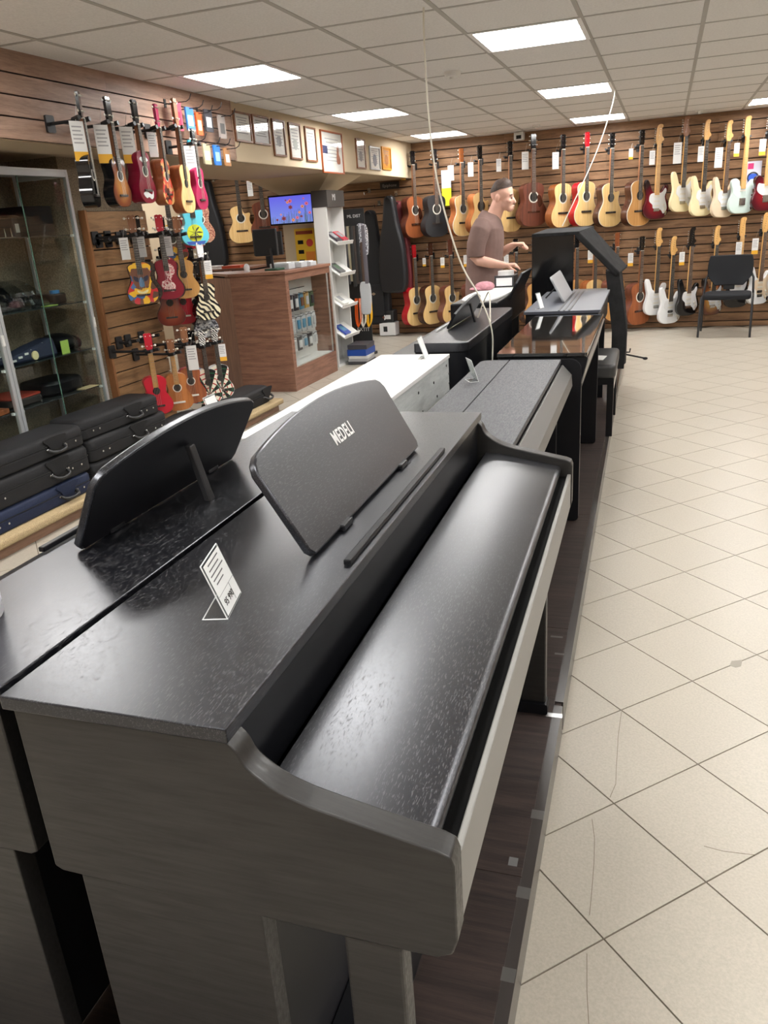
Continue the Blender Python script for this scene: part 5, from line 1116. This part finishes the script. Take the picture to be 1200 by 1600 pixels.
for k, (x, y, w_, c, l) in enumerate(((-4.75, 7.42, .13, m_paper, 'white paper stack at the left of the back counter'), (-4.45, 7.45, .12, m_paper, 'white paper sheets in the middle of the back counter'), (-4.12, 7.4, .10, plain('orange_folder', srgb(196, 80, 50), .5), 'orange folder on the back counter'))):
    o = MB().prism([(-w_, -.10), (w_, -.08), (w_ * .9, .1), (-w_ * .95, .09)], 0, .025, 'z').build('paper_stack', c, None); o.location = (x, y, 1.121); tag(o, l, 'paper')
# hanging screen
t = thing('television', 'small hanging television showing pink flowers on violet sky', 'television', (-3.71, 7.98, 1.50), -.06)
tv = MB().box(-.262, .262, 0, .04, -.005, .29).build('housing', m_blackg, t, bevel=.004)
mv, nt, b = _new('screen_sky'); 
v = coords(nt, (1, 1, 1), False); s_ = nt.nodes.new('ShaderNodeSeparateXYZ'); nt.links.new(v, s_.inputs[0]); mr = nt.nodes.new('ShaderNodeMapRange'); mr.inputs[2].default_value = .29; nt.links.new(s_.outputs[2], mr.inputs[0])
cr_ = ramp(nt, mr.outputs[0], [(0, srgb(120, 140, 214)), (1, srgb(92, 88, 214))]); nt.links.new(cr_, b.inputs['Emission Color']); b.inputs['Emission Strength'].default_value = 1.15; b.inputs['Base Color'].default_value = (0, 0, 0, 1)
MB().box(-.246, .246, -.001, 0, .012, .274).build('screen', mv, t)
rs = random.Random(3)
fl_c = [emit('petal_pink', srgb(190, 90, 110), 1), emit('petal_orange', srgb(206, 130, 90), 1), emit('petal_dark', srgb(120, 50, 60), 1)]; fl_g = emit('stem_green', srgb(70, 90, 70), .8); fl_y = emit('flower_heart', srgb(90, 50, 30), .6)
stm = MB()
for k in range(60):
    x = -.235 + .47 * rs.random(); z = .02 + .12 * rs.random() * (.5 + .9 * (x + .25) / .5)
    stm.box(x - .0015, x + .0015, -.0016, -.001, .013, z); stm.prism([(x, z * .6), (x + .012, z * .75), (x + .004, z * .65)], -.0016, -.001)
stuff(stm.build('stems', fl_g, t))
for k, (x, z, r) in enumerate(((0.0, .225, .020), (-.03, .215, .014), (.0, .165, .020), (.19, .19, .018), (.14, .165, .016), (-.09, .06, .022), (.07, .06, .016), (.02, .04, .016), (-.17, .05, .012), (.22, .10, .014), (.10, .11, .013), (-.05, .235, .008), (.16, .24, .009), (-.12, .10, .009), (.12, .07, .013))):
    o = MB().prism([(x + 1.45 * r * (1 if i % 2 else .62) * math.cos(i * math.pi / 6), z + 1.45 * r * .8 * (1 if i % 2 else .62) * math.sin(i * math.pi / 6)) for i in range(12)], -.0024, -.001).build('flower', fl_c[k % 3], t)
    MB().prism([(x + r * .35 * math.cos(i), z + r * .3 * math.sin(i)) for i in range(6)], -.003, -.0024).build('heart', fl_y, o)
MB().tube([(0, .04, .15), (0, .25, .15)], .02, 8).build('wall_arm', m_monb, t)
# poster on the column
t = thing('price_poster', 'yellow poster with red print on the column', 'poster', (-3.70, 8.245, .95))
MB().box(-.115, .115, -.004, 0, 0, .50).build('sheet', plain('poster_yellow', srgb(240, 196, 50), .5), t)
MB().box(-.10, .10, -.005, -.004, .44, .475).build('print', plain('poster_red_dark', srgb(150, 60, 30), .5), t); MB().box(0.0, .11, -.005, -.004, .01, .26).build('print', plain('poster_orange', srgb(232, 140, 50), .5), t)
MB().cyl((.055, 0, .35), .04, -.0055, -.004, 'y', 20).build('badge', plain('poster_red', srgb(214, 70, 60), .5), t)
for zz in (.36, .26, .16, .06): MB().box(-.085, -.02, -.005, -.004, zz - .02, zz + .02).build('figure', m_pblk, t)
# ------------------------------------------------------------------ leaflet rack
m_rackw = plain('rack_white', (.74, .74, .72), .5)
t = thing('leaflet_rack', 'tall narrow white leaflet rack with sloping trays', 'rack', (-3.44, 7.93, 0))
MB().box(0, .15, 0, .018, 0, 1.64).build('side_panel', m_rackw, t, bevel=.001); MB().box(0, .15, .45, .468, 0, 1.64).build('side_panel', m_rackw, t, bevel=.001)
MB().box(.0, .012, .018, .45, 0, 1.64).build('back_panel', m_rackw, t); MB().box(.012, .15, .018, .45, 0, .03).build('bottom', m_rackw, t)
MB().box(.0, .17, -.004, .472, 1.641, 1.80).build('header', plain('header_dark', (.05, .045, .042), .5), t)
hl = inst('header_script', text_mesh('Ml', .09, .0004), m_gwhite, t); hl.matrix_local = Matrix.Translation((.171, .18, 1.73)) @ Matrix.Rotation(math.pi / 2, 4, 'Z') @ Matrix.Rotation(math.pi / 2, 4, 'X')
for zz in (1.263, .948, .619, .301):
    tr = MB().prism([(.06, zz + .13), (.235, zz), (.250, zz + .035), (.243, zz + .038), (.232, zz + .014), (.065, zz + .138)], .018, .46, 'y').build('tray', m_rackw, t)
def leaflet(label, zz, y, c, dx=0, c2=None):
    o = thing('leaflet', label, 'leaflet', (-3.44 + .155 + dx, y, zz + .078 - dx * .74)); o.rotation_euler.y = math.radians(36.6)
    MB().box(-.075, .075, -.075, .075, 0, .018).build('booklet', c, o, bevel=.001)
    MB().box(-.05, .03, -.05, .05, .018, .0186).build('print', c2 or m_ink2, o)
leaflet('dark booklet on the top tray of the white rack', 1.263, 8.06, plain('dark_booklet', (.06, .05, .06), .3)); leaflet('red booklet on the top tray of the white rack', 1.263, 8.24, plain('red_booklet', srgb(190, 40, 60), .3))
leaflet('dark grey booklet on the second tray of the white rack', .948, 8.08, plain('grey_booklet', (.12, .12, .12), .3), 0, m_pk[3])
leaflet('white booklet on the third tray of the white rack', .619, 8.10, m_paper)
leaflet('blue booklet on the lowest tray of the white rack', .301, 8.10, plain('blue_booklet', srgb(40, 70, 160), .3), 0, m_pk[1])
bz = .005
for k, (c, h, l) in enumerate((((.05, .05, .055), .03, 'black magazine at the bottom of the floor stack'), ((.35, .35, .36), .03, 'grey magazine, second in the floor stack'), ((.62, .62, .6), .03, 'white magazine in the floor stack'), (srgb(30, 70, 150), .07, 'thick blue book in the floor stack'), ((.04, .04, .05), .05, 'black book on top of the floor stack'))):
    o = MB().box(-.12, .10, -.16, .15, 0, h).build('book', plain('stack_%d' % k, c, .4), None, bevel=.002, rz=.06 * (k % 3)); o.location = (-3.13, 8.25, bz); bz += h + .0005; tag(o, l + ' by the white rack', 'book')
# straps and cords on a rack behind
t = thing('strap_rack', 'dark standing rack hung with guitar straps behind the white leaflet rack', 'rack', (-3.29, 8.72, 0))
MB().box(-.16, .12, -.01, .01, 0, 1.62).build('panel', m_monb, t); MB().box(-.16, .12, -.14, .14, 0, .03).build('foot', m_monb, t); MB().box(-.10, .10, -.012, -.01, 1.50, 1.58).build('sign', m_monb, t)
sg = inst('sign_text', text_mesh('ML DIST', .045, .0004), m_gwhite, t); sg.matrix_local = Matrix.Translation((0, -.013, 1.54)) @ Matrix.Rotation(math.pi / 2, 4, 'X')
sg = inst('sign_text', text_mesh('FXTIT', .06, .0004), m_gwhite, t); sg.matrix_local = Matrix.Translation((.02, -.013, .30)) @ Matrix.Rotation(math.pi / 2, 4, 'X')
strap_c = [(.02, .02, .02), (.07, .07, .075), srgb(196, 186, 156), (.03, .03, .03), (.09, .07, .06), (.02, .02, .022), srgb(92, 72, 60), (.12, .11, .13)]
for k in range(8):
    x = -3.42 + .036 * k; zt, zb = 1.44, .80 + .03 * (k % 3)
    o = MB().tube([(0, 0, 0), (.004, -.02, -.3), (.012 * (k % 2), -.03, zb - zt), (.012, -.05, zb - zt - .01), (.012, -.06, -.3), (0, -.03, 0)], [(.021, .003)] * 6, 6).build('guitar_strap', plain('strap_%d' % k, strap_c[k], .5), None); o.location = (x, 8.69 - .02 * (k % 2), zt)
    tag(o, ['leftmost black', 'second black', 'cream', 'fourth black', 'fifth dark', 'sixth black', 'brown', 'rightmost dark grey'][k] + ' guitar strap on the dark rack', 'strap', 'guitar straps')
for nm, x, y, z, h, c, l in (('silver_pouch', -3.19, 8.66, 1.46, .34, (.5, .52, .6), 'shiny blue grey pouch on the strap rack'), ('clear_pouch', -3.19, 8.64, .84, .36, (.42, .43, .44), 'crumpled clear pouch lower on the strap rack')):
    o = MB().prism(smoothpoly([(-.035, 0), (.04, -.01), (.065, -.05), (.07, -h * .5), (.06, -h + .03), (.03, -h), (-.04, -h), (-.06, -h + .04), (-.055, -h * .5), (-.06, -.06)], 3), -.02, .02).build(nm, pattern(nm, 'noise', [(.03, .03, .035), c, (.7, .7, .72), (.08, .08, .09)], 58, .15), None, bevel=.01); o.location = (x, y, z); tag(o, l, 'pouch')
for k, (c, x, l) in enumerate(((srgb(232, 96, 24), -3.30, 'orange coiled cable hanging on the strap rack'), (srgb(226, 220, 205), -3.24, 'white coiled cable hanging on the strap rack'), (srgb(236, 180, 30), -3.17, 'yellow coiled cable hanging on the strap rack'))):
    o = thing('coiled_cable', l, 'cable', (x, 8.64, .66))
    for q in range(3): MB().tube(smoothpoly([(-.02 + .012 * q, 0, 0), (-.028 + .014 * q, -.01, -.22), (0.004 * q, -.015, -.32 + .01 * q), (.03 + .008 * q, -.01, -.22), (.024 + .01 * q, 0, 0)], 4, False), .005, 6).build('loop', plain('coil_%d' % k, c, .4), o, smooth=60)
# ------------------------------------------------------------------ gig bags, amplifiers
m_bagb = plain('gig_bag_black', (.016, .017, .020), .6, spec=.35, bmp=.3, vscale=18)
def gigbag(label, x, y, zb, H, w_, mt, rz=0, d=.14, pocket=True):
    t = thing('gig_bag', label, 'gig bag', (x, y, zb), rz, 'gig bags hanging on the back wall')
    pts = []
    prof = [(.0, .55), (.025, .84), (.10, .98), (.24, 1.0), (.38, .95), (.50, .88), (.62, .72), (.74, .54), (.88, .42), (.97, .34), (1.0, .18)]
    pts = [(w_ / 2 * a, H * z) for z, a in prof]; pts = pts + [(-p, q) for p, q in pts[::-1]]
    MB().prism(smoothpoly(pts, 3), -d / 2, d / 2).build('bag', mt, t, smooth=45, bevel=.03, seg=3)
    if pocket: MB().prism(rrect(-w_ * .33, w_ * .33, H * .08, H * .36, .03, 4), -d / 2 - .03, -d / 2 + .01).build('pocket', mt, t, bevel=.012); MB().prism([(-.03, H * .28), (.0, H * .295), (.03, H * .28), (0, H * .265)], -d / 2 - .032, -d / 2 - .03).build('badge', m_chrome, t)
    MB().tube([(-.03, -d / 2, H * .97), (0, -d / 2 - .02, H * 1.0), (.03, -d / 2, H * .97)], .008, 6).build('hang_loop', m_rub, t)
    return t
gigbag('black gig bag reaching almost to the floor', -3.66, 10.30, .16, 1.45, .42, m_bagb, .1)
gigbag('black gig bag with glossy front hanging higher', -3.33, 10.14, .58, 1.18, .38, plain('gig_bag_gloss', (.014, .015, .018), .35, bmp=.3, vscale=14), -.1, .12, False)
gigbag('dark red gig bag behind the glossy black one', -3.30, 10.38, .55, 1.15, .34, plain('gig_bag_red', srgb(120, 46, 52), .6), -.1, .12, False)
t = gigbag('black gig bag behind the counter', -6.03, 10.32, 1.00, 1.15, .36, m_bagb, 0, .12, False)
for x, z, l in ((-3.60, 1.70, 'chrome slatwall hook above the long gig bag'), (-3.36, 1.80, 'chrome slatwall hooks above the glossy gig bag'), (-3.73, 1.86, 'empty chrome slatwall hook beside the name plate'), (-6.03, 2.17, 'chrome slatwall hook above the gig bag behind the counter')):
    t = thing('chrome_hook', l, 'hook', (x, BW - .008, z)); MB().box(-.02, .02, -.008, 0, -.03, .03).build('plate', m_chrome, t); MB().tube([(0, -.008, 0), (0, -.2, -.05), (0, -.21, -.02)], .006, 6).build('arm', m_chrome, t)
t = thing('name_plate', 'dark name plate with white lettering under the bulkhead', 'sign', (-3.44, BW - .012, 1.90)); MB().box(-.13, .13, -.012, 0, -.045, .045).build('plate', m_monb, t, bevel=.002)
lo = inst('lettering', text_mesh('Epiphone', .052, .0004), plain('letter_grey', (.5, .5, .5), .4), t); lo.matrix_local = Matrix.Translation((0, -.0128, 0)) @ Matrix.Rotation(math.pi / 2, 4, 'X') @ Matrix.Shear('XZ', 4, (0, 0))
t = thing('amplifier', 'small white speaker box on the floor by the back wall', 'speaker', (-3.50, 10.33, 0)); MB().box(-.115, .115, -.09, .09, .006, .18).build('cabinet', m_gwhite, t, bevel=.01); MB().box(-.055, .0, -.092, -.09, .06, .13).build('panel', m_monb, t)
for sx in (-.09, .09): MB().cyl((sx, 0, 0), .012, 0, .008, 'z', 8).build('foot', m_monb, t)
t = thing('amplifier', 'small black speaker box standing on the white one', 'speaker', (-3.50, 10.33, .181)); MB().box(-.10, .10, -.085, .085, 0, .16).build('cabinet', m_monb, t, bevel=.015); MB().cyl((-.045, 0, .07), .038, -.088, -.084, 'y', 20).build('cone', m_gwhite, t); MB().cyl((-.045, 0, .07), .015, -.091, -.087, 'y', 14).build('cone_cap', m_mahog, t); MB().box(-.01, .055, -.0865, -.085, .045, .10).build('panel', m_gwhite, t); MB().tube([(-.05, 0, .16), (-.04, 0, .185), (.04, 0, .185), (.05, 0, .16)], .008, 6).build('handle', m_monb, t)
# ------------------------------------------------------------------ office chair
t = thing('visitor_chair', 'black padded visitor chair in front of the electric guitars', 'chair', (.70, 9.88, 0), -.1)
m_chf = plain('chair_fabric', (.018, .019, .022), .8, spec=.2, bmp=.3, vscale=120); m_cht = plain('chair_tube', (.02, .021, .024), .35)
MB().prism(smoothpoly([(-.235, -.21), (-.12, -.245), (0, -.25), (.12, -.245), (.235, -.21), (.245, 0), (.22, .2), (0, .22), (-.22, .2), (-.245, 0)], 3), .405, .465, 'z').build('seat', m_chf, t, smooth=50, bevel=.02, seg=3)
rings = []
for i in range(7):
    u = i / 6; hw = [.15, .195, .235, .24, .24, .235, .22][i]; z = .52 + .33 * u; 
    rings.append([(hw * c_, .235 + .03 * u - .045 * (1 - c_ * c_) * -1 - .02, z) for c_ in [-1 + 2 * k / 8 for k in range(9)]] + [(hw * c_, .285 + .03 * u + .045 * (1 - c_ * c_) - .02, z) for c_ in [1 - 2 * k / 8 for k in range(9)]])
MB().loft(rings).build('backrest', m_chf, t, smooth=60, bevel=.01)
MB().box(-.06, .06, .27, .31, .47, .56).build('back_bracket', m_cht, t, bevel=.01)
for sx in (-1, 1):
    MB().tube([(sx * .268, -.25, .0), (sx * .262, -.235, .42), (sx * .262, -.225, .435)], .0125, 8).build('leg', m_cht, t, smooth=60)
    MB().tube([(sx * .268, .25, .0), (sx * .262, .23, .42), (sx * .25, .27, .60), (sx * .22, .28, .66)], .0125, 8).build('leg', m_cht, t, smooth=60)
    MB().tube([(sx * .262, -.235, .425), (sx * .262, .23, .425)], .011, 8).build('side_rail', m_cht, t)
# ------------------------------------------------------------------ the man
m_skin = plain('skin', srgb(228, 180, 160), .5, spec=.35, var=.06, vscale=14)
m_shirt = plain('mauve_tshirt', srgb(128, 105, 99), .85, spec=.2, var=.10, vscale=9, bmp=.6); m_trou = plain('black_trousers', (.014, .014, .016), .7)
m_hair = plain('brown_hair', srgb(66, 49, 40), .65, var=.5, vscale=90, bmp=.6); m_shoe = plain('dark_shoe', (.02, .02, .02), .5)
PX, PY = -1.52, 7.40
man = thing('person', 'man in a mauve brown t-shirt turned right, reaching over the pianos', 'person', (PX, PY, 0), 0)
def ring(cx, cy, z, rx, ry, n=20, tx=0):
    return [(cx + rx * math.cos(2 * math.pi * k / n) + 0, cy + ry * math.sin(2 * math.pi * k / n), z + tx * math.cos(2 * math.pi * k / n)) for k in range(n)]
b = MB()
RT = lambda a: Matrix.Rotation(a, 3, 'Y')
# head, local +x is forward
b.ell((.135, 0, 1.632), (.100, .078, .098), 24, 16, RT(.15)); b.ell((.175, 0, 1.565), (.066, .060, .082), 20, 14, RT(.10)); b.ell((.205, 0, 1.500), (.036, .038, .030), 14, 10)
b.ell((.155, .0, 1.535), (.065, .058, .05), 16, 10)
b.tube([(.222, 0, 1.600), (.243, 0, 1.562), (.252, 0, 1.546), (.236, 0, 1.538)], [.010, .013, .0135, .008], 10)
b.ell((.222, 0, 1.604), (.016, .052, .011), 12, 8); b.ell((.236, 0, 1.517), (.012, .024, .006), 10, 6); b.ell((.234, 0, 1.505), (.012, .022, .007), 10, 6)
for sy in (-1, 1): b.ell((.108, sy * .077, 1.585), (.021, .010, .034), 12, 8, RT(.2)); b.ell((.205, sy * .045, 1.560), (.024, .02, .02), 10, 8)
# neck and torso
b.tube([(.045, 0, 1.40), (.070, 0, 1.46), (.100, 0, 1.53), (.12, 0, 1.58)], [(.072, .075), (.067, .068), (.063, .062), (.06, .062)], 16)
b.loft([ring(-.05, 0, .84, .115, .16), ring(-.045, 0, .95, .115, .155), ring(-.035, 0, 1.10, .115, .155), ring(-.015, 0, 1.25, .118, .175), ring(.005, 0, 1.36, .105, .19), ring(.02, 0, 1.42, .075, .13), ring(.035, 0, 1.46, .05, .06)])
# arms: right one towards the camera (-y), forearm forward; left reaching further
b.tube([(-.005, -.185, 1.385), (-.03, -.235, 1.30), (-.055, -.255, 1.20), (-.065, -.262, 1.115), (-.03, -.258, 1.085), (.08, -.245, 1.055), (.16, -.235, 1.038), (.20, -.230, 1.032)], [.062, .058, .052, .046, .047, .043, .033, .028], 16)
b.tube([(.01, .19, 1.385), (.02, .235, 1.30), (.02, .255, 1.18), (.03, .25, 1.11), (.08, .235, 1.115), (.15, .20, 1.155), (.215, .165, 1.185)], [.06, .055, .05, .045, .044, .038, .028], 16)
def hand(w_, fd, up, side, curl):
    """w wrist, fd forward, up back-of-hand direction, side thumb side"""
    w_ = Vector(w_); fd = Vector(fd).normalized(); up = Vector(up).normalized(); sd = fd.cross(up).normalized() * side
    k = w_ + fd * .085
    b.tube([w_ - fd * .01, w_ + fd * .03, w_ + fd * .065, k], [(.026, .021), (.036, .019), (.040, .018), (.037, .015)], 14)
    for q, (off, ln) in enumerate(((.029, .066), (.010, .074), (-.010, .069), (-.028, .054))):
        p = k - fd * .012 + sd * off; pts = [p]; d = fd.copy(); a = curl * (.6 + .12 * q)
        for seg_, l in enumerate((.40, .33, .27)):
            d = (d * math.cos(a) - up * math.sin(a)).normalized(); p = p + d * ln * l; pts.append(p)
        b.tube(pts, [.0095, .0088, .008, .0065], 8)
    p = w_ + fd * .022 + sd * .026; d1 = (fd * .75 + sd * .6 - up * .35).normalized(); d2 = (fd * .95 + sd * .05 - up * .5).normalized()
    b.tube([p, p + d1 * .042, p + d1 * .042 + d2 * .032, p + d1 * .042 + d2 * .052], [.013, .0115, .0095, .007], 8)
hand((.205, -.230, 1.031), (1, .10, .02), (.1, -.35, 1), 1, .62)
hand((.220, .162, 1.188), (1, -.12, .02), (.1, .3, 1), -1, .75)
# legs
for sy in (-1, 1): b.tube([(-.05, sy * .09, .90), (-.045, sy * .10, .70), (-.035, sy * .105, .48), (-.05, sy * .11, .28), (-.055, sy * .115, .09), (-.05, sy * .115, .045)], [.088, .078, .058, .052, .036, .036], 14); b.tube([(-.07, sy * .115, .04), (.02, sy * .12, .035), (.12, sy * .13, .028)], [.04, .04, .03], 10)
bo = b.build('body', m_skin, man); remesh(bo, .0055, 3)
s_ = MB()
s_.loft([ring(-.035, 0, .755, .178, .205, 24), ring(-.035, 0, .80, .178, .205, 24), ring(-.035, 0, .95, .168, .20, 24), ring(-.028, 0, 1.10, .162, .20, 24), ring(-.012, 0, 1.24, .160, .205, 24), ring(.002, 0, 1.34, .140, .215, 24), ring(.012, 0, 1.40, .112, .18, 24), ring(.024, 0, 1.442, .098, .125, 24, -.02), ring(.040, 0, 1.472, .080, .085, 24, -.032)])
s_.tube([(0, -.16, 1.385), (-.02, -.225, 1.325), (-.048, -.255, 1.22), (-.055, -.262, 1.135), (-.055, -.262, 1.115)], [.082, .086, .084, .080, .079], 18)
s_.tube([(.005, .16, 1.385), (.015, .225, 1.325), (.018, .255, 1.22), (.02, .258, 1.145)], [.082, .086, .083, .080], 18)
so = s_.build('tshirt', m_shirt, man); remesh(so, .007, 5)
tr = MB()
tr.loft([ring(-.045, 0, .70, .135, .18, 20), ring(-.045, 0, .80, .138, .182, 20), ring(-.042, 0, .93, .132, .172, 20)])
for sy in (-1, 1): tr.tube([(-.05, sy * .088, .84), (-.045, sy * .10, .66), (-.035, sy * .106, .46), (-.05, sy * .112, .26), (-.055, sy * .116, .075)], [.112, .102, .082, .074, .068], 16)
to = tr.build('trousers', m_trou, man); remesh(to, .008, 4)
for sy in (-1, 1): MB().loft([[(-.11 + .22 * (u if k < 8 else 1 - u) * 0 + .135 * math.cos(2 * math.pi * k / 16) * sc + .11, sy * .122 + .05 * sc * math.sin(2 * math.pi * k / 16), z) for k in range(16) for u in (0,)] for z, sc in ((.002, .98), (.03, 1.0), (.06, .85), (.085, .55))]).build('shoe', m_shoe, man, smooth=60).location.x = -.02
n, mrow = 32, 12; base = []
for i in range(mrow + 1):
    u = i / mrow; rr = []
    for j in range(n):
        a = 2 * math.pi * j / n; fw = math.cos(a); sd = abs(math.sin(a))
        end = 1.10 - .16 * max(0, fw) + .62 * max(0, -fw) + .16 * sd ** 2      # hairline, lower at the nape
        ph = end * u; th = 1.0 + .02 + .19 * max(0, 1 - ((ph / .95) ** 3)) * (.8 + .45 * max(0, fw))
        p = Vector((.101 * th * math.sin(ph) * math.cos(a), .0785 * (1 + (th - 1) * .7) * math.sin(ph) * math.sin(a), .0985 * th * math.cos(ph)))
        p = RT(.15) @ p; rr.append(tuple(p + Vector((.135, 0, 1.632))))
    base.append(rr)
base[0] = [tuple(Vector(base[0][0]) + Vector((.001 * math.cos(2 * math.pi * j / n), .001 * math.sin(2 * math.pi * j / n), 0))) for j in range(n)]
MB().loft(base[::-1]).build('hair', m_hair, man, smooth=70)
for sy in (-1, 1):
    MB().ell((.2275, sy * .034, 1.583), (.008, .013, .0065), 10, 8).build('eye', plain('eye_dark', (.03, .025, .022), .2), man); MB().tube([(.228, sy * .016, 1.606), (.231, sy * .034, 1.612), (.217, sy * .056, 1.606)], [.004, .005, .003], 6).build('eyebrow', m_hair, man)
MB().tube([(.240, -.020, 1.511), (.2475, 0, 1.5112), (.240, .020, 1.511)], .0026, 6).build('mouth', plain('lip', srgb(150, 84, 78), .5), man)
